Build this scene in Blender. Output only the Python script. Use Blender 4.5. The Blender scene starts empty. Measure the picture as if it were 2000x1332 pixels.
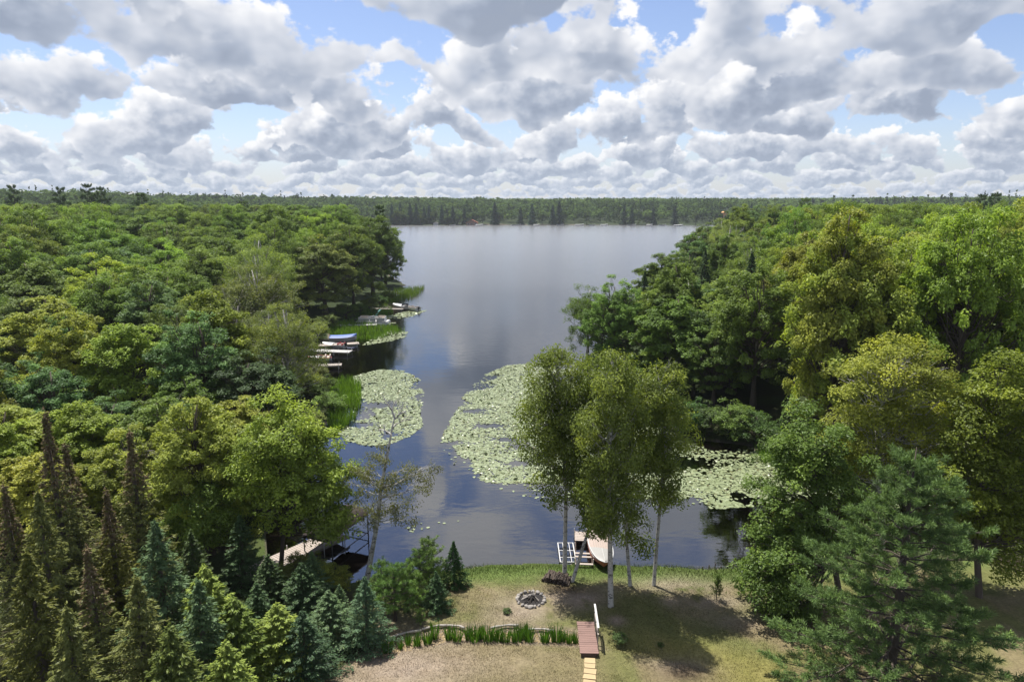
import bpy, bmesh, math, random
import numpy as np
from mathutils import Vector, Matrix

R = math.radians
scene = bpy.context.scene
COL = scene.collection

# ------------------------------------------------------------------ camera
CAM_H = 20.0
PITCH = 11.08
FPX = 1333.0                      # focal length in photograph pixels (2000 wide)
cam_data = bpy.data.cameras.new('camera')
cam_data.sensor_width = 36.0
cam_data.lens = 36.0 * FPX / 2000.0
cam_data.clip_start = 0.5
cam_data.clip_end = 20000
cam = bpy.data.objects.new('camera', cam_data)
cam.location = (0, 0, CAM_H)
cam.rotation_euler = (R(90 - PITCH), 0, 0)
COL.objects.link(cam)
scene.camera = cam

# ------------------------------------------------------------------ sun and sky
SUN_EL, SUN_AZ = 67.0, -34.0      # azimuth from the view direction (+Y), negative = left
sun_dir = Vector((math.sin(R(SUN_AZ)) * math.cos(R(SUN_EL)), math.cos(R(SUN_AZ)) * math.cos(R(SUN_EL)), math.sin(R(SUN_EL))))
sd = bpy.data.lights.new('sun', 'SUN')
sd.energy = 5.0
sd.angle = R(0.6)
sd.color = (1.0, 0.95, 0.86)
so = bpy.data.objects.new('sun', sd)
so.rotation_euler = sun_dir.to_track_quat('Z', 'Y').to_euler()
so.location = (0, 0, 200)
COL.objects.link(so)

world = bpy.data.worlds.new('World')
scene.world = world
world.use_nodes = True
world.cycles.sampling_method = 'NONE'


class NT:
    """tiny helper for node trees"""
    def __init__(self, tree):
        self.t = tree
        self.n = tree.nodes
        self.l = tree.links

    def node(self, kind, **props):
        nd = self.n.new(kind)
        for k, v in props.items():
            setattr(nd, k, v)
        return nd

    def put(self, sock, v):
        if isinstance(v, bpy.types.NodeSocket):
            self.l.new(v, sock)
        elif v is not None:
            sock.default_value = v

    def m(self, op, a, b=None, c=None, clamp=False):
        nd = self.node('ShaderNodeMath', operation=op, use_clamp=clamp)
        self.put(nd.inputs[0], a)
        if b is not None: self.put(nd.inputs[1], b)
        if c is not None: self.put(nd.inputs[2], c)
        return nd.outputs[0]

    def v(self, op, a, b=None, s=None):
        nd = self.node('ShaderNodeVectorMath', operation=op)
        self.put(nd.inputs[0], a)
        if b is not None: self.put(nd.inputs[1], b)
        if s is not None: self.put(nd.inputs['Scale'], s)
        return nd.outputs[0]

    def comb(self, x, y, z):
        nd = self.node('ShaderNodeCombineXYZ')
        for i, q in enumerate((x, y, z)): self.put(nd.inputs[i], q)
        return nd.outputs[0]

    def sep(self, v):
        nd = self.node('ShaderNodeSeparateXYZ')
        self.put(nd.inputs[0], v)
        return nd.outputs

    def noise(self, vec, scale, detail=4.0, rough=0.5, kind='FBM', lac=2.0, dist=0.0, dim='3D', norm=True):
        nd = self.node('ShaderNodeTexNoise', noise_dimensions=dim, noise_type=kind)
        if kind == 'FBM': nd.normalize = norm
        self.put(nd.inputs['Vector'], vec)
        self.put(nd.inputs['Scale'], scale)
        self.put(nd.inputs['Detail'], detail)
        self.put(nd.inputs['Roughness'], rough)
        self.put(nd.inputs['Lacunarity'], lac)
        self.put(nd.inputs['Distortion'], dist)
        return nd.outputs[0]

    def ramp(self, fac, stops, interp='LINEAR'):
        nd = self.node('ShaderNodeValToRGB')
        nd.color_ramp.interpolation = interp
        el = nd.color_ramp.elements
        while len(el) < len(stops): el.new(0.5)
        for e, (p, c) in zip(el, stops):
            e.position = p
            e.color = c if len(c) == 4 else (*c, 1)
        self.put(nd.inputs[0], fac)
        return nd.outputs[0]

    def mix(self, f, a, b, mode='MIX'):
        nd = self.node('ShaderNodeMix', data_type='RGBA', blend_type=mode)
        self.put(nd.inputs[0], f)
        self.put(nd.inputs[6], a if isinstance(a, bpy.types.NodeSocket) else (*a, 1))
        self.put(nd.inputs[7], b if isinstance(b, bpy.types.NodeSocket) else (*b, 1))
        return nd.outputs[2]

    def maprange(self, v, a, b, c=0.0, d=1.0, smooth=False):
        nd = self.node('ShaderNodeMapRange', interpolation_type='SMOOTHSTEP' if smooth else 'LINEAR')
        for i, q in enumerate((v, a, b, c, d)): self.put(nd.inputs[i], q)
        return nd.outputs[0]


ROWS = [  # distance of a row of cumulus in cloud-base heights, thickness, seed, cover
    (3.7, 1.1, 14.0, 0.01), (5.2, 1.1, 23.7, 0.05), (7.2, 1.1, 37.1, 0.055), (10.0, 1.0, 41.9, 0.06),
    (14.5, 1.0, 59.3, 0.06), (21.0, 1.0, 67.7, 0.07), (33.0, 1.0, 71.7, 0.09), (54.0, 1.0, 96.3, 0.09), (92.0, 1.0, 107.9, 0.10)]


def build_world():
    t = NT(world.node_tree)
    t.n.clear()
    out = t.node('ShaderNodeOutputWorld')
    bg = t.node('ShaderNodeBackground')
    t.l.new(bg.outputs[0], out.inputs[0])
    sky = t.node('ShaderNodeTexSky', sky_type='NISHITA', sun_disc=False)
    sky.sun_elevation = R(SUN_EL)
    sky.sun_rotation = R(SUN_AZ)
    sky.air_density, sky.dust_density, sky.ozone_density = 1.0, 0.5, 2.0
    STR = 0.10
    bg.inputs[1].default_value = STR
    K = 1.0 / STR
    tc = t.node('ShaderNodeTexCoord')
    d = tc.outputs['Generated']
    x, y, z = t.sep(d)
    hyp = t.m('SQRT', t.m('ADD', t.m('MULTIPLY', x, x), t.m('MULTIPLY', y, y)))
    az = t.m('ARCTAN2', x, y)
    te = t.m('DIVIDE', z, t.m('MAXIMUM', hyp, 0.02))            # tangent of the elevation
    trans, accb = None, None

    def layer(al, b):
        nonlocal trans, accb
        if trans is None:
            accb = t.m('MULTIPLY', al, b)
            trans = t.m('SUBTRACT', 1.0, al)
        else:
            w = t.m('MULTIPLY', trans, al)
            accb = t.m('MULTIPLY_ADD', w, b, accb)
            trans = t.m('SUBTRACT', trans, w)

    # the broken deck overhead: its underside
    inv = t.m('DIVIDE', 1.0, t.m('ADD', t.m('MAXIMUM', z, 0.0), 0.05))
    p = t.comb(t.m('MULTIPLY_ADD', x, inv, DECK[0]), t.m('MULTIPLY_ADD', y, inv, DECK[1]), 0.0)
    n = t.noise(p, 0.62, 8.0, 0.56, dim='2D')
    n2 = t.noise(t.v('ADD', p, (-0.12, 0.22, 0)), 0.62, 3.0, 0.5, dim='2D')
    fade = t.maprange(te, 0.17, 0.36, 0.30, 0.0, smooth=True)
    dn = t.m('SUBTRACT', t.m('SUBTRACT', n, DECK[2]), fade)
    al = t.maprange(dn, 0.0, 0.07, 0.0, 0.97, smooth=True)
    deep = t.maprange(t.m('MULTIPLY_ADD', t.m('SUBTRACT', n2, DECK[2]), 0.7, t.m('MULTIPLY', dn, 0.5)), 0.0, 0.20, 0.0, 1.0)
    b = t.m('SUBTRACT', 1.0, t.m('MULTIPLY', deep, 0.48))
    layer(al, b)
    # rows of cumulus standing behind one another down to the horizon
    for r, th, seed, cover in ROWS:
        u = t.m('MULTIPLY_ADD', az, r, seed)
        v0 = t.m('MULTIPLY_ADD', te, r, -1.0)
        vec = t.comb(u, t.m('MULTIPLY', v0, 1.25), 0.0)
        lift = t.noise(t.comb(u, seed, 0.0), 0.8, 3.0, 0.5, dim='2D')
        v = t.m('SUBTRACT', v0, t.m('MULTIPLY_ADD', lift, 1.1, -0.55))   # height above the cloud base
        n = t.noise(vec, 0.90, 8.0, 0.57, dim='2D')
        n2 = t.noise(t.v('ADD', vec, (-0.10, 0.15, 0)), 0.90, 4.0, 0.55, dim='2D')
        up = t.m('MAXIMUM', v, 0.0)
        prof = t.m('MULTIPLY', t.m('POWER', t.m('DIVIDE', up, th), 1.6), 0.34)
        bot = t.m('MULTIPLY', t.m('MAXIMUM', t.m('MULTIPLY', v, -1.0), 0.0), 1.3)
        pr = t.m('ADD', prof, bot)
        dn = t.m('SUBTRACT', t.m('SUBTRACT', n, 0.44 - cover), pr)
        al = t.maprange(dn, 0.0, 0.05, 0.0, 0.98, smooth=True)
        rel = t.m('MULTIPLY', t.m('SUBTRACT', n, n2), 2.4)      # side turned to the sun
        hgt = t.maprange(v, -0.15, th * 0.75, -0.34, 0.34)
        edge = t.maprange(dn, 0.0, 0.15, 0.26, -0.06)
        b = t.m('ADD', t.m('ADD', t.m('ADD', rel, hgt), edge), 0.66)
        b = t.m('MINIMUM', t.m('MAXIMUM', b, 0.22), 1.0)
        layer(al, b)
    cov = t.m('SUBTRACT', 1.0, trans)
    bri = t.m('DIVIDE', accb, t.m('MAXIMUM', cov, 0.001))
    ccol = t.ramp(bri, [(0.0, (0.22, 0.27, 0.37)), (0.40, (0.42, 0.475, 0.58)), (0.72, (0.70, 0.73, 0.80)), (1.0, (1.0, 1.0, 1.01))])
    ccol = t.v('SCALE', ccol, s=CLOUD_GAIN * K)
    skyc = t.v('MULTIPLY', sky.outputs[0], (SKY_GAIN * 1.03, SKY_GAIN * 0.965, SKY_GAIN * 1.05))
    col = t.mix(cov, skyc, ccol)
    far = t.maprange(z, 0.0, 0.11, 0.58, 0.0, smooth=True)
    air = t.v('SCALE', (0.56, 0.645, 0.78), s=K * 0.53)
    col = t.mix(far, col, air)
    t.put(bg.inputs[0], col)


SKY_GAIN = 0.80
DECK = (9.45, 3.35, 0.45)
CLOUD_GAIN = 0.59
build_world()

# ------------------------------------------------------------------ exposure and render settings
vs = scene.view_settings
scene.display_settings.display_device = 'sRGB'
vs.view_transform = 'Standard'
vs.look = 'None'
vs.exposure = 0.80
vs.gamma = 1.0
vs.use_curve_mapping = False
cy = scene.cycles
cy.max_bounces = 6
cy.diffuse_bounces = 3
cy.glossy_bounces = 2
cy.transmission_bounces = 3
cy.transparent_max_bounces = 8
cy.volume_bounces = 0
cy.use_denoising = True
cy.caustics_reflective = False
cy.caustics_refractive = False
cy.sample_clamp_indirect = 4.0

# ------------------------------------------------------------------ helpers
def vnoise(x, y, seed=0):
    """smooth value noise on arrays, 0..1"""
    x = np.asarray(x, dtype=np.float64); y = np.asarray(y, dtype=np.float64)
    xi = np.floor(x).astype(np.int64); yi = np.floor(y).astype(np.int64)
    fx = x - xi; fy = y - yi
    fx = fx * fx * (3 - 2 * fx); fy = fy * fy * (3 - 2 * fy)

    def h(a, b):
        n = (a * 374761393 + b * 668265263 + seed * 974711) & 0x7fffffff
        n = ((n ^ (n >> 13)) * 1274126177) & 0x7fffffff
        n = n ^ (n >> 16)
        return (n & 0xffff) / 65535.0
    a = h(xi, yi); b = h(xi + 1, yi); c = h(xi, yi + 1); e = h(xi + 1, yi + 1)
    return (a * (1 - fx) + b * fx) * (1 - fy) + (c * (1 - fx) + e * fx) * fy


def fbm(x, y, scale, octs=4, seed=0):
    s = 0; amp = 0.5; tot = 0
    for o in range(octs):
        s = s + amp * vnoise(np.asarray(x) * scale * 2 ** o, np.asarray(y) * scale * 2 ** o, seed + o * 17)
        tot += amp; amp *= 0.5
    return s / tot


def sstep(a, b, x):
    t = np.clip((np.asarray(x, dtype=np.float64) - a) / (b - a), 0, 1)
    return t * t * (3 - 2 * t)


def nrm(v):
    return v / np.maximum(np.linalg.norm(v, axis=-1, keepdims=True), 1e-9)


class MB:
    """collects vertices and faces with numpy and builds ONE mesh"""
    def __init__(self):
        self.v = []; self.q = []; self.t = []; self.qa = []; self.ta = []; self.n = 0

    def add(self, v, quads=None, tris=None, a=0.5):
        v = np.asarray(v, dtype=np.float32).reshape(-1, 3)
        if quads is not None and len(quads):
            q = np.asarray(quads, dtype=np.int32).reshape(-1, 4)
            self.q.append(q + self.n)
            self.qa.append(np.broadcast_to(np.asarray(a, dtype=np.float32), (len(q),)))
        if tris is not None and len(tris):
            q = np.asarray(tris, dtype=np.int32).reshape(-1, 3)
            self.t.append(q + self.n)
            self.ta.append(np.broadcast_to(np.asarray(a, dtype=np.float32), (len(q),)))
        self.v.append(v); self.n += len(v)
        return self

    def tube(self, pts, rad, n=6, cap=False, a=0.5):
        P = np.asarray(pts, dtype=np.float64); m = len(P)
        rad = np.broadcast_to(np.asarray(rad, dtype=np.float64), (m,))
        T = nrm(np.gradient(P, axis=0))
        ref = np.array([0.0, 0.0, 1.0]) if abs(T[0, 2]) < 0.9 else np.array([1.0, 0.0, 0.0])
        U = nrm(np.cross(T, ref)); V = np.cross(T, U)
        an = np.arange(n) / n * 2 * np.pi
        ring = P[:, None] + rad[:, None, None] * (np.cos(an)[None, :, None] * U[:, None] + np.sin(an)[None, :, None] * V[:, None])
        i = np.arange(m - 1)[:, None] * n; j = np.arange(n)[None]; j2 = (j + 1) % n
        q = np.stack([i + j, i + j2, i + n + j2, i + n + j], -1).reshape(-1, 4)
        vs = ring.reshape(-1, 3); tr = []
        if cap:
            vs = np.vstack([vs, P[0], P[-1]])
            for k in range(n):
                tr.append((m * n, (k + 1) % n, k)); tr.append((m * n + 1, (m - 1) * n + k, (m - 1) * n + (k + 1) % n))
        return self.add(vs, q, tr if cap else None, a)

    def box(self, c, s, rz=0.0, rx=0.0, ry=0.0, a=0.5):
        x, y, z = [k / 2 for k in s]
        v = np.array([(-x, -y, -z), (x, -y, -z), (x, y, -z), (-x, y, -z), (-x, -y, z), (x, -y, z), (x, y, z), (-x, y, z)])
        M = np.array(Matrix.Rotation(rz, 3, 'Z') @ Matrix.Rotation(ry, 3, 'Y') @ Matrix.Rotation(rx, 3, 'X'))
        v = v @ M.T + np.asarray(c)
        return self.add(v, [(3, 2, 1, 0), (4, 5, 6, 7), (0, 1, 5, 4), (1, 2, 6, 5), (2, 3, 7, 6), (3, 0, 4, 7)], None, a)

    def grid(self, P, a=0.5, closed=False):
        P = np.asarray(P, dtype=np.float64); m, n = P.shape[:2]
        i = np.arange(m - 1)[:, None] * n
        if closed:
            j = np.arange(n)[None]; j2 = (j + 1) % n
        else:
            j = np.arange(n - 1)[None]; j2 = j + 1
        q = np.stack([i + j, i + j2, i + n + j2, i + n + j], -1).reshape(-1, 4)
        return self.add(P.reshape(-1, 3), q, None, a)

    def leaves(self, c, nor, tan, length, width, tint):
        """flat rhombus leaves"""
        nor = nrm(nor); tan = nrm(tan - nor * (tan * nor).sum(-1, keepdims=True)); bi = np.cross(nor, tan)
        L = np.asarray(length).reshape(-1, 1); W = np.asarray(width).reshape(-1, 1)
        fold = nor * W * 0.25
        v = np.stack([c - tan * L * 0.5, c + bi * W * 0.5 - fold, c + tan * L * 0.5, c - bi * W * 0.5 - fold], 1)
        k = len(c)
        q = np.arange(k * 4).reshape(k, 4)
        return self.add(v.reshape(-1, 3), q, None, tint)

    def mesh(self, name, smooth=False):
        V = np.vstack(self.v) if self.v else np.zeros((0, 3), np.float32)
        Q = np.vstack(self.q) if self.q else np.zeros((0, 4), np.int32)
        T = np.vstack(self.t) if self.t else np.zeros((0, 3), np.int32)
        me = bpy.data.meshes.new(name)
        me.vertices.add(len(V)); me.vertices.foreach_set('co', V.astype(np.float32).ravel())
        nl = len(Q) * 4 + len(T) * 3
        me.loops.add(nl); me.loops.foreach_set('vertex_index', np.concatenate([Q.ravel(), T.ravel()]).astype(np.int32))
        me.polygons.add(len(Q) + len(T))
        st = np.concatenate([np.arange(len(Q)) * 4, len(Q) * 4 + np.arange(len(T)) * 3]).astype(np.int32)
        me.polygons.foreach_set('loop_start', st)
        me.polygons.foreach_set('use_smooth', np.full(len(Q) + len(T), smooth, dtype=bool))
        at = me.attributes.new('tint', 'FLOAT', 'FACE')
        at.data.foreach_set('value', np.concatenate([np.concatenate(self.qa) if self.qa else [], np.concatenate(self.ta) if self.ta else []]).astype(np.float32))
        me.update(calc_edges=True)
        return me


def tag(o, label=None, cat=None, group=None, kind=None):
    if label: o['label'] = label
    if cat: o['category'] = cat
    if group: o['group'] = group
    if kind: o['kind'] = kind
    return o


def obj(name, me, mat=None, parent=None, loc=None, rz=0.0):
    o = bpy.data.objects.new(name, me)
    if mat is not None and me is not None and not me.materials: me.materials.append(mat)
    COL.objects.link(o)
    if parent is not None: o.parent = parent
    if loc is not None: o.location = loc
    if rz: o.rotation_euler = (0, 0, rz)
    return o


def thing(name, label, cat, loc=(0, 0, 0), rz=0.0, group=None, rot=None):
    o = bpy.data.objects.new(name, None)
    o.empty_display_size = 0.3
    COL.objects.link(o)
    o.location = loc
    o.rotation_euler = rot if rot else (0, 0, rz)
    return tag(o, label, cat, group)


# pixel of the photograph -> point on a horizontal plane
def ray(px, py):
    a = (px - 1000) / FPX; b = (666 - py) / FPX
    p = R(PITCH)
    return Vector((a, math.cos(p) + b * math.sin(p), -math.sin(p) + b * math.cos(p)))


def at(px, py, z=0.0):
    r = ray(px, py); k = (z - CAM_H) / r.z
    return Vector((r.x * k, r.y * k, z))


def at_dist(px, py, y):
    r = ray(px, py); k = y / r.y
    return Vector((r.x * k, y, CAM_H + r.z * k))


def proj(p):
    """world point -> photograph pixel"""
    d = Vector(p) - Vector((0, 0, CAM_H)); q = R(PITCH)
    dep = d.y * math.cos(q) - d.z * math.sin(q); up = d.y * math.sin(q) + d.z * math.cos(q)
    return 1000 + FPX * d.x / dep, 666 - FPX * up / dep


# ------------------------------------------------------------------ materials
MAT = {}


def material(name):
    m = bpy.data.materials.new(name); m.use_nodes = True
    t = NT(m.node_tree); t.n.clear()
    o = t.node('ShaderNodeOutputMaterial')
    MAT[name] = m
    return m, t, o


def plain(name, col, rough=0.7, metal=0.0, nscale=0.0, namp=0.25, bump=0.0, spec=0.5, ncoord='Object', stretch=(1, 1, 1)):
    m, t, o = material(name)
    b = t.node('ShaderNodeBsdfPrincipled')
    b.inputs['Roughness'].default_value = rough
    b.inputs['Metallic'].default_value = metal
    b.inputs['Specular IOR Level'].default_value = spec
    b.inputs['Base Color'].default_value = (*col, 1)
    if nscale:
        tc = t.node('ShaderNodeTexCoord')
        vec = t.v('MULTIPLY', tc.outputs[ncoord], stretch)
        n = t.noise(vec, nscale, 6.0, 0.6)
        oi = t.node('ShaderNodeObjectInfo')
        f = t.m('ADD', t.m('MULTIPLY_ADD', n, 2 * namp, 1 - namp), t.m('MULTIPLY_ADD', oi.outputs['Random'], namp * 0.6, -namp * 0.3))
        t.put(b.inputs['Base Color'], t.v('SCALE', (*col,), s=f))
        if bump:
            bp = t.node('ShaderNodeBump'); bp.inputs['Strength'].default_value = bump; bp.inputs['Distance'].default_value = 0.02
            t.put(bp.inputs['Height'], n); t.put(b.inputs['Normal'], bp.outputs[0])
    t.l.new(b.outputs[0], o.inputs[0])
    return m


def leaf_mat(name, trans=0.36, gloss=0.05, var=0.5, brown=None):
    """foliage: colour of the object, varied leaf by leaf; light passes through the leaves"""
    m, t, o = material(name)
    oi = t.node('ShaderNodeObjectInfo')
    att = t.node('ShaderNodeAttribute', attribute_name='tint')
    tint = att.outputs['Fac']
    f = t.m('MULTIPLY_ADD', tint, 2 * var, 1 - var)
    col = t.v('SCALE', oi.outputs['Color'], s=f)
    # younger leaves a little yellower
    col = t.mix(t.maprange(tint, 0.55, 1.0, 0.0, 0.45), col, t.v('MULTIPLY', col, (1.35, 1.12, 0.65)))
    if brown:
        col = t.mix(t.maprange(tint, 1.2, 1.3), col, brown)
    d = t.node('ShaderNodeBsdfDiffuse'); t.put(d.inputs[0], col)
    tr = t.node('ShaderNodeBsdfTranslucent'); t.put(tr.inputs[0], t.v('MULTIPLY', col, (1.25, 1.25, 0.55)))
    mx = t.node('ShaderNodeMixShader'); mx.inputs[0].default_value = trans
    t.l.new(d.outputs[0], mx.inputs[1]); t.l.new(tr.outputs[0], mx.inputs[2])
    g = t.node('ShaderNodeBsdfGlossy'); g.inputs['Roughness'].default_value = 0.45
    g.inputs[0].default_value = (0.9, 0.95, 1, 1)
    mx2 = t.node('ShaderNodeMixShader'); mx2.inputs[0].default_value = gloss
    t.l.new(mx.outputs[0], mx2.inputs[1]); t.l.new(g.outputs[0], mx2.inputs[2])
    t.l.new(mx2.outputs[0], o.inputs[0])
    return m


leaf_mat('leaf', 0.40, 0.012); leaf_mat('needle', 0.18, 0.01, 0.45, brown=(0.145, 0.108, 0.060)); leaf_mat('blade', 0.35, 0.01, 0.4)
leaf_mat('far_leaf', 0.25, 0.0, 0.45)
plain('bark', (0.075, 0.06, 0.048), 0.95, nscale=6, namp=0.5, bump=0.5, stretch=(1, 1, 0.25))
plain('dead_bark', (0.30, 0.275, 0.25), 0.95, nscale=5, namp=0.35, bump=0.4, stretch=(1, 1, 0.3))
plain('timber_grey', (0.24, 0.215, 0.19), 0.85, nscale=9, namp=0.3, bump=0.3, stretch=(0.2, 1, 1))
plain('timber_pale', (0.32, 0.275, 0.24), 0.85, nscale=9, namp=0.2, bump=0.2)
plain('dock_white', (0.34, 0.335, 0.33), 0.7, nscale=2, namp=0.2)
plain('timber_red', (0.185, 0.112, 0.095), 0.8, nscale=7, namp=0.3, bump=0.3, stretch=(0.3, 2, 2))
plain('timber_dark', (0.06, 0.04, 0.03), 0.85, nscale=7, namp=0.4, bump=0.3)
plain('sandstone', (0.36, 0.275, 0.155), 0.9, nscale=4, namp=0.16, bump=0.2)
plain('field_stone', (0.25, 0.232, 0.215), 0.9, nscale=3, namp=0.35, bump=0.3)
plain('ash', (0.018, 0.016, 0.016), 1.0, nscale=8, namp=0.6, bump=0.6)
plain('charred', (0.03, 0.025, 0.022), 0.95, nscale=8, namp=0.5, bump=0.4)
plain('firewood', (0.050, 0.036, 0.027), 0.9, nscale=6, namp=0.5, bump=0.4)
plain('cut_wood', (0.20, 0.145, 0.10), 0.9, nscale=12, namp=0.3)
plain('alu', (0.62, 0.62, 0.61), 0.42, 0.55, nscale=3, namp=0.12)
plain('white_alu', (0.46, 0.46, 0.46), 0.45, 0.0)
plain('boat_grey', (0.27, 0.265, 0.25), 0.55, nscale=2, namp=0.12)
plain('boat_beige', (0.34, 0.275, 0.24), 0.6, nscale=3, namp=0.12)
plain('boat_red', (0.33, 0.11, 0.06), 0.5, nscale=3, namp=0.2)
plain('boat_white', (0.50, 0.50, 0.50), 0.3, nscale=2, namp=0.06)
plain('boat_trim_grey', (0.20, 0.21, 0.23), 0.4)
plain('tarp_blue', (0.045, 0.10, 0.33), 0.6, nscale=3, namp=0.25, bump=0.2)
plain('tarp_green', (0.10, 0.28, 0.24), 0.6, nscale=3, namp=0.25)
plain('canvas_brown', (0.040, 0.033, 0.031), 0.95, spec=0.1, nscale=2, namp=0.2)
plain('black_plastic', (0.015, 0.015, 0.017), 0.35)
plain('steel_dark', (0.05, 0.05, 0.055), 0.5, 0.3)
plain('red_paint', (0.42, 0.04, 0.05), 0.4)
plain('vinyl_tan', (0.50, 0.44, 0.38), 0.6)
plain('glass_dark', (0.03, 0.035, 0.04), 0.08)
plain('house_orange', (0.62, 0.30, 0.12), 0.8, nscale=2, namp=0.15)
plain('house_brown', (0.26, 0.16, 0.11), 0.85, nscale=1, namp=0.2)
plain('house_white', (0.72, 0.71, 0.68), 0.8)
plain('roof_grey', (0.20, 0.19, 0.19), 0.9, nscale=1, namp=0.2)
plain('roof_red', (0.45, 0.16, 0.10), 0.9, nscale=1, namp=0.2)


def birch_bark():
    m, t, o = material('birch_bark')
    b = t.node('ShaderNodeBsdfPrincipled'); b.inputs['Roughness'].default_value = 0.8
    tc = t.node('ShaderNodeTexCoord')
    n = t.noise(t.v('MULTIPLY', tc.outputs['Object'], (5, 5, 9)), 1.0, 4.0, 0.65)
    n2 = t.noise(tc.outputs['Object'], 1.3, 3.0, 0.6)
    c = t.mix(t.maprange(n, 0.52, 0.62), (0.40, 0.385, 0.355), (0.06, 0.06, 0.055))
    c = t.mix(t.maprange(n2, 0.50, 0.72, 0.0, 0.55), c, (0.17, 0.15, 0.125))
    t.put(b.inputs['Base Color'], c)
    t.l.new(b.outputs[0], o.inputs[0])


birch_bark()

# ------------------------------------------------------------------ the shape of the lake
SHORE = [(690, 441), (690, 452), (700, 490), (748, 528), (792, 556), (772, 575), (764, 598), (735, 612), (690, 628), (655, 640), (640, 662),
         (600, 680), (588, 700), (600, 722), (650, 745), (668, 770), (660, 802), (635, 832), (605, 880), (565, 950), (528, 1020), (518, 1075),
         (560, 1122), (640, 1146), (700, 1136), (760, 1126), (830, 1119), (900, 1113), (960, 1104), (1060, 1101), (1130, 1103), (1200, 1105),
         (1300, 1108), (1420, 1112), (1470, 1108), (1560, 1097), (1700, 1080), (1880, 1066), (2060, 1056), (2150, 1030), (2060, 1004), (1880, 985),
         (1700, 960), (1570, 930), (1510, 900), (1472, 874), (1400, 863), (1330, 851), (1250, 802), (1190, 757), (1140, 727), (1134, 706),
         (1180, 680), (1240, 640), (1296, 604), (1335, 560), (1400, 500), (1480, 468), (1560, 446), (1562, 441.5), (1300, 440), (1000, 439.6), (800, 440.5)]
_p = np.array([at(a, b)[:2] for a, b in SHORE])
_out = []
for i in range(len(_p)):
    a, b = _p[i], _p[(i + 1) % len(_p)]
    L = np.linalg.norm(b - a); m = int(max(1, min(10, L / 1.2)))
    for k in range(m):
        f = k / m; q = a + (b - a) * f
        dist = np.linalg.norm(q)
        if f > 0:
            nn = np.array([-(b - a)[1], (b - a)[0]]) / L
            q = q + nn * (random.Random(i * 31 + k).random() - 0.5) * min(0.6 if dist < 60 else 1.8, L * 0.12)
        _out.append(q)
LAKE = np.array(_out)


def sdf(x, y):
    """distance to the shore in metres, positive on land"""
    x = np.atleast_1d(np.asarray(x, dtype=np.float64)); y = np.atleast_1d(np.asarray(y, dtype=np.float64))
    A = LAKE; B = np.roll(LAKE, -1, 0)
    best = np.full(x.shape, 1e18); ins = np.zeros(x.shape, dtype=bool)
    for (ax, ay), (bx, by) in zip(A, B):
        dx, dy = bx - ax, by - ay
        t = np.clip(((x - ax) * dx + (y - ay) * dy) / (dx * dx + dy * dy + 1e-12), 0, 1)
        best = np.minimum(best, (x - ax - t * dx) ** 2 + (y - ay - t * dy) ** 2)
        c = ((ay > y) != (by > y)) & (x < dx * (y - ay) / (dy if abs(dy) > 1e-12 else 1e-12) + ax)
        ins ^= c
    s = np.sqrt(best)
    return np.where(ins, -s, s)


def ground(x, y, s=None):
    x = np.atleast_1d(np.asarray(x, dtype=np.float64)); y = np.atleast_1d(np.asarray(y, dtype=np.float64))
    if s is None: s = sdf(x, y)
    d = np.hypot(x, y)
    land = 0.10 + 0.35 * sstep(0, 4, s) + 0.5 * sstep(3, 16, s)
    left = sstep(10, -25, x) * 3.5 * sstep(55, 270, d) * sstep(2, 40, s)
    right = sstep(10, 40, x) * 2.0 * sstep(60, 300, d) * sstep(2, 40, s)
    far = 15.0 * sstep(5, 260, s) * sstep(560, 780, d) + 13.0 * (fbm(x, y, 0.0045, 3, 5) - 0.5) * sstep(560, 900, d) * sstep(10, 140, s)
    hill = 14.0 * sstep(1000, 2600, d)
    rough = (fbm(x, y, 0.35, 3, 3) - 0.5) * 0.22 * sstep(0, 5, s)
    land = land + np.maximum(left, right * 1.0) * (1 - sstep(560, 780, d)) + left * sstep(560, 780, d) * 0.3 + far + hill + rough
    bed = -0.04 - 0.055 * np.minimum(-s, 9) - 0.25 * np.clip(-s - 9, 0, 8) - 0.02 * np.clip(-s - 17, 0, 60)
    return np.where(s > 0, land, bed)


def g1(x, y):
    return float(ground(x, y)[0])


def on(px, py, it=4):
    """photograph pixel -> point on the ground"""
    z = 0.5
    for _ in range(it):
        p = at(px, py, z); z = g1(p.x, p.y)
    return Vector((p.x, p.y, z))


def in_poly(x, y, poly):
    ins = np.zeros(np.shape(x), dtype=bool)
    P = np.asarray(poly); Q = np.roll(P, -1, 0)
    for (ax, ay), (bx, by) in zip(P, Q):
        dy = by - ay
        ins ^= ((ay > y) != (by > y)) & (x < (bx - ax) * (y - ay) / (dy if abs(dy) > 1e-12 else 1e-12) + ax)
    return ins


def pxpoly(pts, z=0.4):
    return np.array([at(a, b, z)[:2] for a, b in pts])


LAWN = pxpoly([(520, 1420), (640, 1330), (735, 1265), (735, 1200), (690, 1165), (700, 1120), (900, 1095), (1450, 1095), (1600, 1110), (1900, 1090),
               (2100, 1150), (2100, 1450)])
SWALE = [at(a, b, 0.6) for a, b in ((745, 1265), (800, 1248), (880, 1234), (960, 1231), (1060, 1236), (1150, 1246), (1250, 1262), (1350, 1285), (1480, 1320))]


def dist_line(x, y, pts):
    best = np.full(np.shape(x), 1e9)
    for a, b in zip(pts[:-1], pts[1:]):
        dx, dy = b.x - a.x, b.y - a.y
        t = np.clip(((x - a.x) * dx + (y - a.y) * dy) / (dx * dx + dy * dy), 0, 1)
        best = np.minimum(best, np.hypot(x - a.x - t * dx, y - a.y - t * dy))
    return best


def blob(x, y, px, py, r, sx=1.0):
    p = at(px, py, 0.6)
    return np.exp(-(((x - p.x) / sx) ** 2 + (y - p.y) ** 2) / r ** 2)


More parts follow.
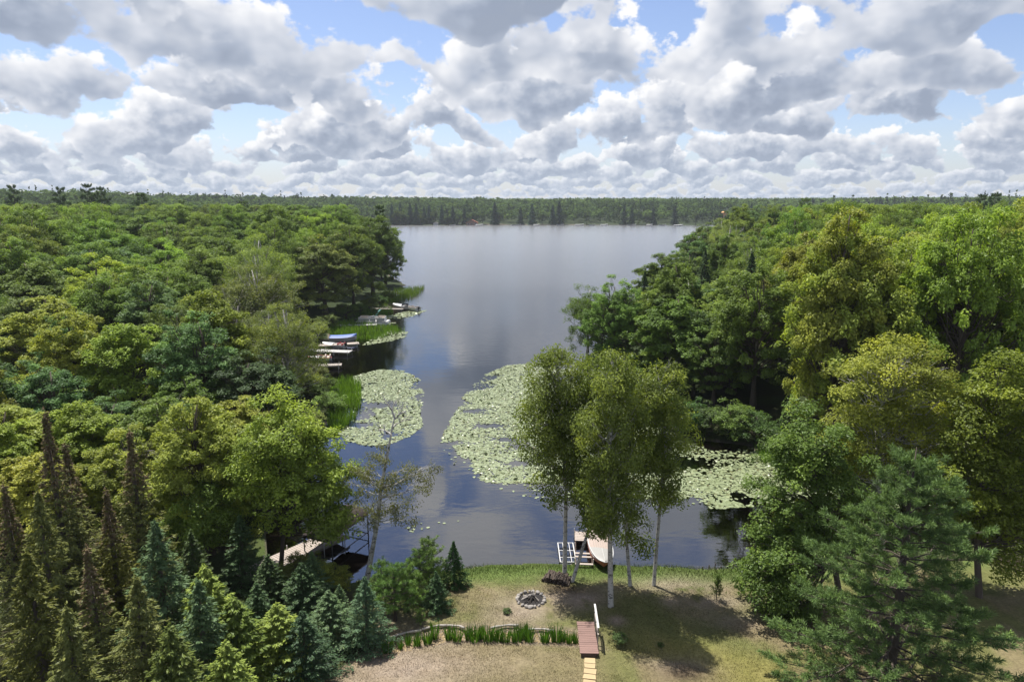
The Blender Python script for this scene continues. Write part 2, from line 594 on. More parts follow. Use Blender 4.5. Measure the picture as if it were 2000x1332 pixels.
def ground_colour(x, y, s, d):
    """colours of the ground: lawn, dry grass, bare soil, forest floor, lake bed with depth dimming painted in"""
    n1 = fbm(x, y, 0.45, 4, 21); n2 = fbm(x, y, 1.6, 3, 22); n3 = fbm(x, y, 0.18, 3, 23)

    def C(*c): return np.array(c)[None, :]

    def lerp(a, b, f): return a + (b - a) * np.clip(f, 0, 1)[:, None]
    litter = lerp(C(0.045, 0.036, 0.022), C(0.050, 0.070, 0.020), sstep(0.42, 0.62, n1))
    lush = lerp(C(0.105, 0.165, 0.040), C(0.150, 0.200, 0.055), n2)
    olive = lerp(C(0.135, 0.150, 0.048), C(0.195, 0.190, 0.075), n2)
    dry = lerp(C(0.205, 0.175, 0.088), C(0.270, 0.220, 0.130), n2)
    yel = lerp(C(0.215, 0.205, 0.060), C(0.270, 0.245, 0.085), n2)
    soil = lerp(C(0.30, 0.23, 0.165), C(0.40, 0.33, 0.27), n2)
    lawn = lerp(olive, dry, sstep(0.44, 0.68, n1))
    # swale and the strips beside it
    sw = dist_line(x, y, SWALE)
    px_y = y
    front = sstep(SWALE[3].y + 0.2, SWALE[3].y - 2.0, y)
    lawn = lerp(lawn, dry, front * sstep(5.5, 2.5, x) * 0.85)
    lawn = lerp(lawn, soil, 0.75 * blob(x, y, 760, 1310, 2.0, 1.5) + 0.3 * blob(x, y, 900, 1300, 1.6, 2.0))
    lawn = lerp(lawn, yel, sstep(2.2, 0.3, np.abs(sw)) * sstep(4.5, 7.0, x) * 0.95)
    lawn = lerp(lawn, soil * 0.82, sstep(1.05, 0.55, sw) * sstep(4.6, 3.4, x) * 0.9)
    band = s + 2.2 * (n1 - 0.5)
    lawn = lerp(lawn, lush, sstep(3.4, 1.4, band))
    lawn = lerp(lawn, olive * 0.85, 0.6 * blob(x, y, 1120, 1190, 1.5, 2.6) + 0.5 * blob(x, y, 960, 1190, 1.2, 1.6))
    for (a, b, r, sx, w) in ((1140, 1166, 0.75, 1.5, 1.1), (1205, 1208, 0.40, 1.0, 1.2), (1085, 1160, 0.6, 1.3, 0.5), (1330, 1135, 1.2, 2.0, 0.7), (1310, 1170, 0.5, 1.0, 0.7),
                             (1400, 1172, 0.7, 2.6, 0.7), (1440, 1210, 0.8, 2.0, 0.6), (1010, 1195, 1.0, 1.6, 0.65), (1040, 1172, 1.4, 1.3, 0.6), (790, 1215, 1.0, 1.6, 0.5), (1330, 1300, 0.8, 1.8, 0.8)):
        lawn = lerp(lawn, soil, w * blob(x, y, a, b, r, sx) * sstep(0.30, 0.55, n2 + 0.15))
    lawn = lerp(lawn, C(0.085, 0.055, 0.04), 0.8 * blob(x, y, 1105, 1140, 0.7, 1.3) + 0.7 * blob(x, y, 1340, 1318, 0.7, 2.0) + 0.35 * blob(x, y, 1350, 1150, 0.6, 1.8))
    inl = in_poly(x, y, LAWN) & (s > -0.4)
    edge = sstep(2.5, 0.2, s)
    land = np.where(inl[:, None], lawn, lerp(litter, lush * 0.8, edge * 0.6))
    forest_far = lerp(C(0.035, 0.055, 0.018), C(0.045, 0.065, 0.022), n3)
    land = lerp(land, forest_far, sstep(50, 90, d))
    # lake bed: sand, weeds, mud, muck; light lost with depth painted as darker colour
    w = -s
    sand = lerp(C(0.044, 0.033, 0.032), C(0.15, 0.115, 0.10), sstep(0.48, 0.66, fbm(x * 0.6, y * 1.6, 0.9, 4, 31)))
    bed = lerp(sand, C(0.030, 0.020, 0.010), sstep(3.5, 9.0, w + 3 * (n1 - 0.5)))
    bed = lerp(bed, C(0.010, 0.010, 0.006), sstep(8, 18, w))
    return np.where((s > 0)[:, None], land * 0.62, bed * (0.8 + 0.8 * sstep(7, 2, -s))[:, None])  # bed lifted in the shallows, part of the painted depth dimming


def build_ground():
    ds = [10.0]
    while ds[-1] < 42: ds.append(ds[-1] + 0.16)
    while ds[-1] < 6000: ds.append(ds[-1] * 1.021)
    ds = np.array(ds)
    an = np.radians(np.concatenate([np.linspace(-80, -46, 30)[:-1], np.linspace(-46, 46, 290), np.linspace(46, 80, 30)[1:]]))
    D, A = np.meshgrid(ds, an, indexing='ij')
    X, Y = D * np.sin(A), D * np.cos(A)
    s = sdf(X.ravel(), Y.ravel())
    z = ground(X.ravel(), Y.ravel(), s)
    sw = dist_line(X.ravel(), Y.ravel(), SWALE)
    z = z - 0.22 * np.exp(-(sw / 0.55) ** 2) * (s > 0)
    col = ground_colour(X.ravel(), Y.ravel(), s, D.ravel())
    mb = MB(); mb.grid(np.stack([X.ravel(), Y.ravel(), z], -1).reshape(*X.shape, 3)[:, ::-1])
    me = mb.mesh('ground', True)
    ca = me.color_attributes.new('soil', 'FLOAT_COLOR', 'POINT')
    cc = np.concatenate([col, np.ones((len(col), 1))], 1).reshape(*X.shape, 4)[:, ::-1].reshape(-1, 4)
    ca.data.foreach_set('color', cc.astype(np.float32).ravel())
    m, t, o = material('soil_and_grass')
    b = t.node('ShaderNodeBsdfPrincipled'); b.inputs['Roughness'].default_value = 0.95; b.inputs['Specular IOR Level'].default_value = 0.15
    att = t.node('ShaderNodeVertexColor', layer_name='soil')
    tc = t.node('ShaderNodeTexCoord')
    n = t.noise(tc.outputs['Object'], 9.0, 5.0, 0.65)
    n2 = t.noise(tc.outputs['Object'], 2.2, 4.0, 0.6)
    f = t.m('MULTIPLY', t.m('MULTIPLY_ADD', n, 1.5, 0.25), t.m('MULTIPLY_ADD', n2, 0.7, 0.65))
    t.put(b.inputs['Base Color'], t.v('SCALE', att.outputs[0], s=f))
    bp = t.node('ShaderNodeBump'); bp.inputs['Strength'].default_value = 0.6; bp.inputs['Distance'].default_value = 0.05
    t.put(bp.inputs['Height'], n); t.put(b.inputs['Normal'], bp.outputs[0])
    t.l.new(b.outputs[0], o.inputs[0])
    ob = obj('ground', me, m); tag(ob, kind='structure')
    return ob


build_ground()


def build_water():
    m, t, o = material('lake_water')
    tc = t.node('ShaderNodeTexCoord')
    P = tc.outputs['Object']
    w1 = t.noise(t.v('MULTIPLY', P, (0.55, 1.3, 1)), 1.0, 3.0, 0.55)
    w2 = t.noise(t.v('MULTIPLY', P, (0.10, 0.22, 1)), 1.0, 2.0, 0.5)
    calm = t.noise(t.v('MULTIPLY', P, (0.012, 0.03, 1)), 1.0, 3.0, 0.5)
    bp = t.node('ShaderNodeBump'); bp.inputs['Distance'].default_value = 1.0
    t.put(bp.inputs['Strength'], 1.0)
    wind = t.maprange(t.sep(P)[1], 70.0, 190.0, 0.0, 1.0, smooth=True)     # the open lake lies in the wind, the bay is sheltered
    amp = t.m('ADD', t.m('MULTIPLY_ADD', calm, 0.012, 0.001), t.m('MULTIPLY', wind, 0.075))
    hgt = t.m('ADD', t.m('MULTIPLY', w1, amp), t.m('MULTIPLY', w2, 0.012))
    t.put(bp.inputs['Height'], hgt)
    fr = t.node('ShaderNodeFresnel'); fr.inputs['IOR'].default_value = WATER_IOR
    t.put(fr.inputs['Normal'], bp.outputs[0])
    gl = t.node('ShaderNodeBsdfGlossy'); gl.inputs['Roughness'].default_value = 0.035
    t.put(gl.inputs['Roughness'], t.m('MULTIPLY_ADD', wind, 0.16, 0.035))
    gl.inputs[0].default_value = (0.93, 0.94, 0.96, 1)
    t.put(gl.inputs['Normal'], bp.outputs[0])
    tr = t.node('ShaderNodeBsdfTransparent'); tr.inputs[0].default_value = (0.82, 0.76, 0.62, 1)
    mx = t.node('ShaderNodeMixShader')
    t.put(mx.inputs[0], fr.outputs[0])
    t.l.new(tr.outputs[0], mx.inputs[1]); t.l.new(gl.outputs[0], mx.inputs[2]); t.l.new(mx.outputs[0], o.inputs[0])
    mb = MB()
    xs = np.linspace(-700, 900, 9); ys = np.linspace(20, 1000, 9)
    X, Y = np.meshgrid(xs, ys, indexing='xy')
    mb.grid(np.stack([X, Y, np.zeros_like(X)], -1))
    ob = obj('lake_water', mb.mesh('lake_water'), m); tag(ob, kind='structure')


WATER_IOR = 2.65
build_water()

# ------------------------------------------------------------------ trees: meshes
def ball(rng, n, shell=0.0):
    v = nrm(rng.normal(size=(n, 3)))
    r = (shell ** 3 + (1 - shell ** 3) * rng.random(n)) ** (1 / 3)
    return v * r[:, None]


def spread(rng, n, shell, k=12, lowcut=-0.75):
    """n well spread points in the shell of a unit ball"""
    pts = []
    while len(pts) < n:
        c = ball(rng, k, shell); c = c[c[:, 2] > lowcut]
        if not len(c): continue
        if not pts: pts.append(c[0]); continue
        P = np.array(pts)
        dd = ((c[:, None] - P[None]) ** 2).sum(-1).min(1)
        pts.append(c[dd.argmax()])
    return np.array(pts)


def bend(a, b, rng, n=5, sag=0.12, wob=0.05):
    a = np.asarray(a, float); b = np.asarray(b, float)
    f = np.linspace(0, 1, n)[:, None]; L = np.linalg.norm(b - a)
    p = a + (b - a) * f
    p[:, 2] -= (np.sin(np.pi * f[:, 0]) * sag * L)
    p[1:-1] += rng.normal(size=(n - 2, 3)) * wob * L
    return p


def broadleaf(name, seed, trunk, r0, ells, nleaf, leaf, clump=1.0, hang=0.0, bark='bark', ratio=0.62, shell=0.55, flat=0.6, leafmat='leaf', sides=7, limb=0.30, lowcut=-0.75, bare=()):
    """tapered trunk, a limb to every clump, leaves in clumps of clumps; ells = [(cx,cy,cz, rx,ry,rz, clumps)]"""
    rng = np.random.default_rng(seed)
    tm, cm = MB(), MB()
    T = np.asarray(trunk, float); m = len(T)
    f = np.linspace(0, 1, m)
    tm.tube(T, r0 * (1 - 0.85 * f) * (1 + 0.5 * np.exp(-f * 18)), sides, cap=True)
    H = T[-1, 2]
    cl = []
    for (cx, cy, cz, rx, ry, rz, k) in ells:
        u = spread(rng, k, shell, lowcut=lowcut)
        lob = 1 + 0.16 * np.sin(3 * np.arctan2(u[:, 1], u[:, 0]) + seed) + 0.10 * rng.normal(size=k)
        p = np.array([cx, cy, cz]) + u * np.array([rx, ry, rz]) * lob[:, None]
        for q in p: cl.append((q, np.array([cx, cy, cz]), clump * (0.75 + 0.5 * rng.random())))
    per = max(8, int(nleaf / len(cl)))
    tot = np.mean([c[1] for c in cl], 0)
    for q, ctr, s in cl:
        hd = np.linalg.norm(q[:2] - np.interp(q[2], T[:, 2], T[:, 0])) if False else np.linalg.norm(q - ctr)
        z0 = np.clip(q[2] - hd * 0.9, T[0, 2] + (H - T[0, 2]) * limb, T[0, 2] + (H - T[0, 2]) * 0.93)
        st = np.array([np.interp(z0, T[:, 2], T[:, k]) for k in range(3)])
        L = np.linalg.norm(q - st)
        rr = min(r0 * 0.45, 0.010 + 0.012 * L)
        tm.tube(bend(st, q, rng, 5, 0.06, 0.035), np.linspace(rr, 0.008, 5), 5)
        for _ in range(2):
            e = q + ball(rng, 1)[0] * s * 0.9
            tm.tube(bend((st + q * 2) / 3, e, rng, 4, 0.05, 0.05), np.linspace(rr * 0.45, 0.006, 4), 4)
        ns = 7
        sub = ball(rng, ns, 0.6) * s * 0.85
        sub[:, 2] = np.abs(sub[:, 2]) * (1 if hang == 0 else 0.6) - s * 0.15 - hang * s * rng.random(ns)
        n = int(per * (0.7 + 0.6 * rng.random()) * (s / clump) ** 1.5)
        idx = rng.integers(0, ns, n)
        off = ball(rng, n, 0.25) * s * 0.50 * np.array([1, 1, flat])
        if hang: off[:, 2] = off[:, 2] * 1.6 - hang * s * 0.35 * rng.random(n)
        p = q + sub[idx] + off
        out = nrm(p - (q - np.array([0, 0, s * 0.5]))); o2 = nrm(p - tot)
        nor = 0.60 * np.array([0, 0, 1.0]) + 0.65 * out + 0.25 * o2 + 0.42 * rng.normal(size=(n, 3))
        if hang: nor[:, 2] *= 0.5
        tan = out * np.array([1, 1, 0.3]) + 0.7 * rng.normal(size=(n, 3)) - np.array([0, 0, 0.3 + hang])
        L = leaf * (0.7 + 0.6 * rng.random(n))
        tint = np.clip(0.5 + 0.16 * rng.normal(size=n) + 0.17 * rng.normal(), 0.05, 1)
        cm.leaves(p, nor, tan, L, L * ratio, tint)
    for (h, d, L) in bare:                               # dead limbs without leaves
        st = np.array([np.interp(h, T[:, 2], T[:, k]) for k in range(3)])
        dead_limb(tm, rng, st, np.array(d, float), L, r0 * 0.35, 3)
    return [tm.mesh(name + '_trunk', True), MAT[bark], cm.mesh(name + '_crown'), MAT[leafmat]]


def dead_limb(mb, rng, st, d, L, r, depth):
    d = d / np.linalg.norm(d)
    e = st + d * L
    p = bend(st, e, rng, 5, -0.06, 0.05)
    mb.tube(p, np.linspace(r, r * 0.35, 5), 5)
    if depth <= 0: return
    for k in range(3 if depth > 1 else 2):
        f = 0.35 + 0.6 * rng.random(); i = min(4, int(f * 4.99))
        nd = d + rng.normal(size=3) * 0.75 + np.array([0, 0, 0.2])
        dead_limb(mb, rng, p[i], nd, L * (0.45 + 0.25 * rng.random()), r * 0.5, depth - 1)


def oak(name, seed, H=12.0, Rc=4.6, base=0.06, nleaf=36000, leaf=0.20, lobes=5, clumps=80, clump=0.8, spires=0, shell=0.74, **kw):
    """round broadleaf crown: one dense dome with bulges; spires > 0 gives upright leaders as on young maples"""
    rng = np.random.default_rng(seed + 500)
    T = [(0, 0, -0.3), (0.05, 0, H * 0.2), (0.15 * rng.normal(), 0.15 * rng.normal(), H * 0.45), (0.3 * rng.normal(), 0.3 * rng.normal(), H * 0.70), (0.3 * rng.normal(), 0.3 * rng.normal(), H * 0.9)]
    zc, hz = H * (1 + base) / 2, H * (1 - base) / 2
    if spires:
        ells = [(0, 0, zc - hz * 0.15, Rc * 0.80, Rc * 0.80, hz * 0.78, clumps)]
        for k in range(spires):
            a = 2.4 * k + 0.5 * rng.random(); rr = Rc * 0.72 * math.sqrt((k + 0.3) / spires)
            top = H * (1.0 - 0.42 * (rr / Rc) ** 1.3 - 0.06 * rng.random()); h2 = H * 0.17
            ells.append((math.cos(a) * rr, math.sin(a) * rr, top - h2, Rc * 0.16, Rc * 0.16, h2, 7))
    else:
        ells = [(0, 0, zc, Rc * 0.84, Rc * 0.84, hz * 0.90, clumps)]
        for k in range(lobes):
            a = 2 * math.pi * (k + 0.6 * rng.random()) / lobes; el = rng.random() * 1.1
            rr = Rc * 0.62 * math.cos(el)
            ells.append((math.cos(a) * rr, math.sin(a) * rr, zc + hz * (0.62 * math.sin(el) - 0.05), Rc * 0.36, Rc * 0.36, hz * 0.28, 13))
    kw.setdefault('flat', 0.8)
    return broadleaf(name, seed, T, H * 0.018 + 0.03, ells, nleaf, leaf, clump, shell=shell, **kw)


def conifer(name, seed, H=7.0, Rm=1.6, nb=190, spr=46, droop=0.25, bare=0.03, size=0.14, brown=0.0, taper=0.85, thin=0.30, lift=0.25):
    """spruce or fir: whorls of branches with flat sprays"""
    rng = np.random.default_rng(seed)
    tm, cm = MB(), MB()
    tm.tube([(0, 0, -0.2), (0.02, 0.01, H * 0.5), (0, 0, H * 0.99)], [H * 0.016 + 0.02, H * 0.010 + 0.01, 0.008], 6, cap=True)
    for k in range(nb):
        f = (k + rng.random()) / nb
        z = H * (bare + (0.985 - bare) * f)
        L = Rm * max(0.05, (1 - f) ** taper) * (0.72 + 0.42 * rng.random())
        a = k * 2.39996 + rng.normal() * 0.25
        dr = droop * (1 - f) + 0.02
        n = 5; s = np.linspace(0, 1, n)
        px = np.cos(a) * s * L; py = np.sin(a) * s * L
        pz = z + L * (lift * f * s - dr * s + dr * 0.75 * s ** 2.5) + 0.12 * L * s * rng.normal()
        P = np.stack([px, py, pz], -1)
        tm.tube(P, np.linspace(0.006 + 0.006 * L, 0.003, n), 3)
        m = max(5, int(spr * (0.25 + 0.75 * L / Rm)))
        t = np.sqrt(rng.random(m)) * 0.97 + 0.03
        c = np.stack([np.interp(t, s, P[:, j]) for j in range(3)], -1)
        d = np.array([np.cos(a), np.sin(a), 0.0]); side = np.array([-np.sin(a), np.cos(a), 0.0])
        sg = np.where(rng.random(m) < 0.5, -1.0, 1.0)
        lat = L * thin * (1 - t * 0.75) * rng.random(m) * sg
        c = c + side * lat[:, None] + np.array([0, 0, 1.0]) * (rng.normal(size=m) * 0.05 - np.abs(lat) * 0.18)[:, None]
        tan = d + side * (sg * (0.9 - 0.5 * t))[:, None] + 0.25 * rng.normal(size=(m, 3)) - np.array([0, 0, 0.10])
        nor = np.array([0, 0, 0.8]) + 0.55 * d + 0.45 * rng.normal(size=(m, 3))
        LL = size * (0.7 + 0.7 * rng.random(m))
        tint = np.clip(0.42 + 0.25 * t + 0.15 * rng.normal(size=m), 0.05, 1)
        if brown and f > 1 - brown:
            tint = np.where(rng.random(m) < 0.75 * min(1, (f - 1 + brown) / brown * 2.2), 1.5, tint)
        cm.leaves(c, nor, tan, LL, LL * 0.36, tint)
    m = 14                                                # leader
    c = np.stack([0.02 * rng.normal(size=m), 0.02 * rng.normal(size=m), H * (0.95 + 0.07 * rng.random(m))], -1)
    cm.leaves(c, rng.normal(size=(m, 3)), np.array([0, 0, 1.0]) + 0.5 * rng.normal(size=(m, 3)), np.full(m, size), np.full(m, size * 0.3), 1.5 if brown else 0.7)
    return [tm.mesh(name + '_trunk', True), MAT['bark'], cm.mesh(name + '_crown'), MAT['needle']]


def pine(name, seed, H=10.5, Rm=4.4, whorls=15, per=6, tufts=17, needles=34, size=0.20, bare=0.06, taper=0.7, up=0.20, tuft=0.30, spread_=0.25, wid=0.11, zj=0.0):
    """white pine: open whorls, needles in round tufts along the branches"""
    rng = np.random.default_rng(seed)
    tm, cm = MB(), MB()
    tm.tube([(0, 0, -0.3), (0.04, 0.03, H * 0.4), (-0.03, 0, H * 0.75), (0, 0, H * 0.99)], [H * 0.018 + 0.02, H * 0.013 + 0.01, H * 0.006 + 0.008, 0.012], 8, cap=True)
    for w in range(whorls):
        f = (w + 0.25 * rng.random()) / whorls
        z = H * (bare + (0.96 - bare) * f)
        for b in range(per):
            L = Rm * ((1 - f) ** taper * 0.93 + 0.07) * (0.62 + 0.50 * rng.random())
            a = 2 * math.pi * (b + w * 0.37 + 0.5 * rng.random()) / per
            z = H * (bare + (0.96 - bare) * f + (zj * rng.normal() if f < 0.9 else 0))
            n = 6; s = np.linspace(0, 1, n)
            rise = up * (0.3 + f * 1.6)
            P = np.stack([np.cos(a) * s * L, np.sin(a) * s * L, z + L * (rise * s ** 1.5 - 0.10 * s * (1 - f))], -1)
            P[1:] += rng.normal(size=(n - 1, 3)) * 0.03 * L
            tm.tube(P, np.linspace(0.012 + 0.009 * L, 0.006, n), 5)
            d = np.array([np.cos(a), np.sin(a), 0.0]); side = np.array([-np.sin(a), np.cos(a), 0.0])
            k = max(3, int(tufts * (0.2 + 0.8 * L / Rm)))
            t = 0.25 + 0.77 * rng.random(k) ** 0.75
            c = np.stack([np.interp(np.minimum(t, 1), s, P[:, j]) for j in range(3)], -1)
            lat = rng.normal(size=k) * spread_ * L * (1.15 - t)
            c = c + side * lat[:, None] + d * (0.1 * rng.normal(size=k))[:, None] + np.array([0, 0, 1]) * (0.05 + 0.10 * rng.random(k))[:, None]
            for cc, tt, la in zip(c, t, lat):
                q = np.array([np.interp(max(0, tt - 0.18), s, P[:, j]) for j in range(3)])
                tm.tube([q, (q + cc) / 2 - (0, 0, 0.02), cc], [0.010, 0.007, 0.004], 3)
                dirn = nrm((cc - q) + np.array([0, 0, 0.25]) * np.linalg.norm(cc - q))
                m = needles
                u = rng.random(m)
                nd = nrm(dirn * (0.35 + 0.6 * u[:, None]) + ball(rng, m, 0.7) * 0.95)
                p0 = cc + dirn * (u[:, None] - 0.6) * tuft + nd * size * 0.5
                nor = nrm(np.cross(nd, rng.normal(size=(m, 3)))) + np.array([0, 0, 0.5])
                LL = size * (0.75 + 0.5 * rng.random(m))
                tint = np.clip(0.45 + 0.18 * rng.normal(size=m) + 0.15 * rng.normal() + 0.2 * (u - 0.5), 0.05, 1)
                cm.leaves(p0, nor, nd, LL, LL * wid, tint)
    return [tm.mesh(name + '_trunk', True), MAT['bark'], cm.mesh(name + '_crown'), MAT['needle']]


KIND = {}
# broadleaves of the woods
KIND['oak_a'] = oak('oak_a', 1, 12, 4.8, 0.05, 38000, 0.20)
KIND['oak_b'] = oak('oak_b', 2, 12, 5.2, 0.04, 38000, 0.21, lobes=6, clumps=74, clump=0.9)
KIND['oak_c'] = oak('oak_c', 3, 12, 4.4, 0.06, 36000, 0.20, lobes=4, clumps=92, clump=0.72)
KIND['maple_a'] = oak('maple_a', 4, 12, 3.7, 0.03, 34000, 0.19, spires=11, clumps=60, clump=0.66)
KIND['maple_b'] = oak('maple_b', 5, 12, 3.4, 0.03, 32000, 0.19, spires=8, clumps=66, clump=0.70)
KIND['airy'] = oak('airy', 6, 12, 3.9, 0.08, 26000, 0.14, lobes=5, clumps=70, clump=0.72, hang=0.3, bark='birch_bark', shell=0.5)
KIND['ash_tree'] = oak('ash_tree', 7, 12, 3.1, 0.05, 30000, 0.17, lobes=5, clumps=84, clump=0.62)
KIND['shrub'] = oak('shrub', 8, 3.0, 1.7, 0.02, 8000, 0.12, lobes=4, clumps=30, clump=0.4, lowcut=-1)
KIND['far_oak'] = oak('far_oak', 9, 12, 4.6, 0.06, 1600, 0.90, lobes=4, clumps=30, clump=1.0, sides=4, leafmat='far_leaf')
# conifers
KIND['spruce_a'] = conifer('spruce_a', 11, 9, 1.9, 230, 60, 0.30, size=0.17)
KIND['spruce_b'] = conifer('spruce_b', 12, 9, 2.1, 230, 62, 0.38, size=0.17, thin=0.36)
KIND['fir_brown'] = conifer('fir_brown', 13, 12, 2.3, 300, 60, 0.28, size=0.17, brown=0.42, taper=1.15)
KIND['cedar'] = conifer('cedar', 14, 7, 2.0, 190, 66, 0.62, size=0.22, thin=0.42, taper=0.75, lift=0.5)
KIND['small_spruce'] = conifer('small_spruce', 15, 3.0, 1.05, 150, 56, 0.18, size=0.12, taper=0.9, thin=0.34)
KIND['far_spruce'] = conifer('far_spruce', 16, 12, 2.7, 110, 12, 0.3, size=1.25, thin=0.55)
KIND['pine_big'] = pine('pine_big', 21, tufts=26, needles=54, per=7, whorls=16, size=0.20)
KIND['pine_wood'] = pine('pine_wood', 22, 14, 4.0, 11, 4, 12, 22, 0.42, 0.30, 0.42, 0.10, 0.55, spread_=0.32, wid=0.26, zj=0.055)
KIND['pine_sapling'] = pine('pine_sapling', 23, 3.2, 1.05, 8, 5, 7, 44, 0.16, 0.24, 0.55, 0.55, 0.16, wid=0.10)
KIND['pine_seedling'] = pine('pine_seedling', 24, 1.1, 0.38, 6, 5, 5, 24, 0.10, 0.25, 0.5, 0.5, 0.10, wid=0.14)

GREEN = {'leaf': (0.151, 0.224, 0.040), 'oak': (0.137, 0.204, 0.038), 'bright': (0.207, 0.280, 0.045), 'yellow': (0.252, 0.286, 0.049), 'dark': (0.069, 0.121, 0.031),
         'mid': (0.112, 0.177, 0.038), 'cool': (0.110, 0.185, 0.063), 'olive': (0.178, 0.232, 0.062), 'birch': (0.157, 0.202, 0.040), 'spruce': (0.052, 0.092, 0.038), 'blue': (0.080, 0.130, 0.058),
         'fir': (0.118, 0.134, 0.040), 'pine': (0.115, 0.185, 0.060), 'sapling': (0.134, 0.224, 0.052), 'cedar': (0.174, 0.230, 0.047), 'farwood': (0.085, 0.130, 0.040), 'fardark': (0.036, 0.066, 0.034)}


def plant(kind, name, loc, height, width, col, label, cat, group=None, rz=0.0, jitter=None, lean=(0, 0), mesh_h=None):
    """one tree: an Empty at its foot with trunk and crown"""
    tme, tmat, cme, cmat = KIND[kind]
    if mesh_h is None:
        mesh_h = MESH_H[kind][0]
    w0 = MESH_H[kind][1]
    o = thing(name, label, cat, loc, group=group, rot=(lean[0], lean[1], rz))
    s = height / mesh_h; sw = (width / 2) / w0 if width else s
    o.scale = (sw, sw, s)
    obj('trunk', tme, tmat, o)
    c = obj('crown', cme, cmat, o)
    cl = np.array(GREEN[col] if isinstance(col, str) else col)
    if jitter is not None:
        cl = cl * (1 + 0.14 * jitter.normal()) * (1 + 0.045 * jitter.normal(size=3))
    c.color = (*np.clip(cl, 0.005, 0.6), 1)
    return o


MESH_H = {}
for _k, (_a, _b, _c, _d) in KIND.items():
    _v = np.zeros(len(_c.vertices) * 3, np.float32); _c.vertices.foreach_get('co', _v); _v = _v.reshape(-1, 3)
    MESH_H[_k] = (float(np.percentile(_v[:, 2], 99.7)), float(np.percentile(np.hypot(_v[:, 0], _v[:, 1]), 97)))

# ------------------------------------------------------------------ the woods on both shores
ORD = ['first', 'second', 'third', 'fourth', 'fifth', 'sixth', 'seventh', 'eighth', 'ninth', 'tenth', 'eleventh', 'twelfth', 'thirteenth', 'fourteenth', 'fifteenth',
       'sixteenth', 'seventeenth', 'eighteenth', 'nineteenth', 'twentieth', 'twenty-first', 'twenty-second', 'twenty-third', 'twenty-fourth', 'twenty-fifth', 'twenty-sixth', 'twenty-seventh', 'twenty-eighth']
WORD = {'oak': 'mid-green oak', 'bright': 'bright green maple', 'yellow': 'yellow-green maple', 'dark': 'dark green oak', 'mid': 'green broadleaf tree', 'cool': 'bluish green maple', 'olive': 'olive birch', 'leaf': 'leafy green maple', 'spruce': 'dark spruce', 'pine': 'tall pine'}
rngw = np.random.default_rng(77)


def wood(side, rows, edge, ztop, species, spacing):
    for ri, d in enumerate(rows):
        lim = 0.80 * d + 4
        x = edge(d)
        n = 0
        while x < lim:
            sp = spacing(d) * (0.85 + 0.3 * rngw.random())
            xx = (x + sp * 0.35) * side; yy = d + spacing(d) * 0.35 * rngw.normal()
            x += sp
            s = float(sdf(xx, yy)[0])
            if s < 1.2 or math.hypot(xx + 30.0, yy - 72.0) < 5.0: continue      # room for the dead tree
            z = g1(xx, yy)
            px = 1000 + FPX * xx / (yy * 0.981 + 3.6)
            zt = ztop(px, yy) + 1.2 * rngw.normal() + 0.006 * d * rngw.normal()
            zt = min(zt, 20.6)
            h = zt - z
            if h < 3.5: continue
            kind, col = species(px, yy, rngw)
            w = min(sp * (1.12 + 0.35 * rngw.random()), h * 1.0)
            if kind in ('spruce_a', 'spruce_b'): w = h * 0.42
            if kind == 'pine_wood': w = h * 0.5; h *= 1.12
            n += 1
            lab = f"{WORD[col]} in the {ORD[ri]} row of the {'left' if side < 0 else 'right'} wood, {ORD[min(n - 1, 27)]} from the lake"
            nm = {'spruce_a': 'spruce_tree', 'spruce_b': 'spruce_tree', 'pine_wood': 'pine_tree', 'maple_a': 'maple_tree', 'maple_b': 'maple_tree', 'airy': 'birch_tree', 'ash_tree': 'ash_tree'}.get(kind, 'oak_tree')
            plant(kind, nm, (xx, yy, z), h, w, col, lab, 'tree', f"trees of the {'left' if side < 0 else 'right'} wood", rz=rngw.random() * 6.28, jitter=rngw)


def pick(rng, table):
    w = np.array([q[0] for q in table], float); i = rng.choice(len(table), p=w / w.sum())
    return table[i][1], table[i][2]


def left_top(px, d):
    y = np.interp(d, [36, 50, 60, 80, 105, 140, 190, 260, 330], [870, 690, 600, 520, 465, 425, 400, 386, 380])
    y += np.interp(px, [0, 250, 500, 700], [-14, 0, 8, 14])
    return at_dist(1000, y, d).z


def left_species(px, d, rng):
    if px > 500 and 60 < d < 112: return pick(rng, [(3, 'airy', 'olive'), (1, 'ash_tree', 'olive')])
    if d < 66: return pick(rng, [(4, 'maple_a', 'yellow'), (4, 'maple_b', 'bright'), (2, 'maple_a', 'leaf'), (1.5, 'ash_tree', 'cool'), (1, 'oak_c', 'bright')])
    if d < 120: return pick(rng, [(3, 'oak_a', 'oak'), (2, 'oak_b', 'mid'), (2, 'maple_b', 'leaf'), (2, 'oak_c', 'bright'), (1.2, 'ash_tree', 'olive'), (1, 'maple_a', 'cool')])
    return pick(rng, [(4, 'oak_a', 'oak'), (4, 'oak_b', 'oak'), (3, 'oak_c', 'mid'), (1.5, 'maple_a', 'leaf'), (1, 'oak_b', 'dark'), (0.5, 'pine_wood', 'pine')])


wood(-1, [37, 42, 47, 54, 62, 71, 81, 92, 104, 118, 134, 152, 172, 195, 222, 254, 290, 330],
     lambda d: float(np.interp(d, [36, 47, 66, 75, 81, 92, 104, 113, 120, 137, 178, 200, 215, 290], [15.5, 18, 19, 25, 29, 33, 35, 32, 29, 27, 29, 38, 50, 75])), left_top, left_species, lambda d: float(np.interp(d, [37, 60, 75, 110, 150, 290], [4.2, 5.4, 8.0, 9.5, 9.5, 10.5])))


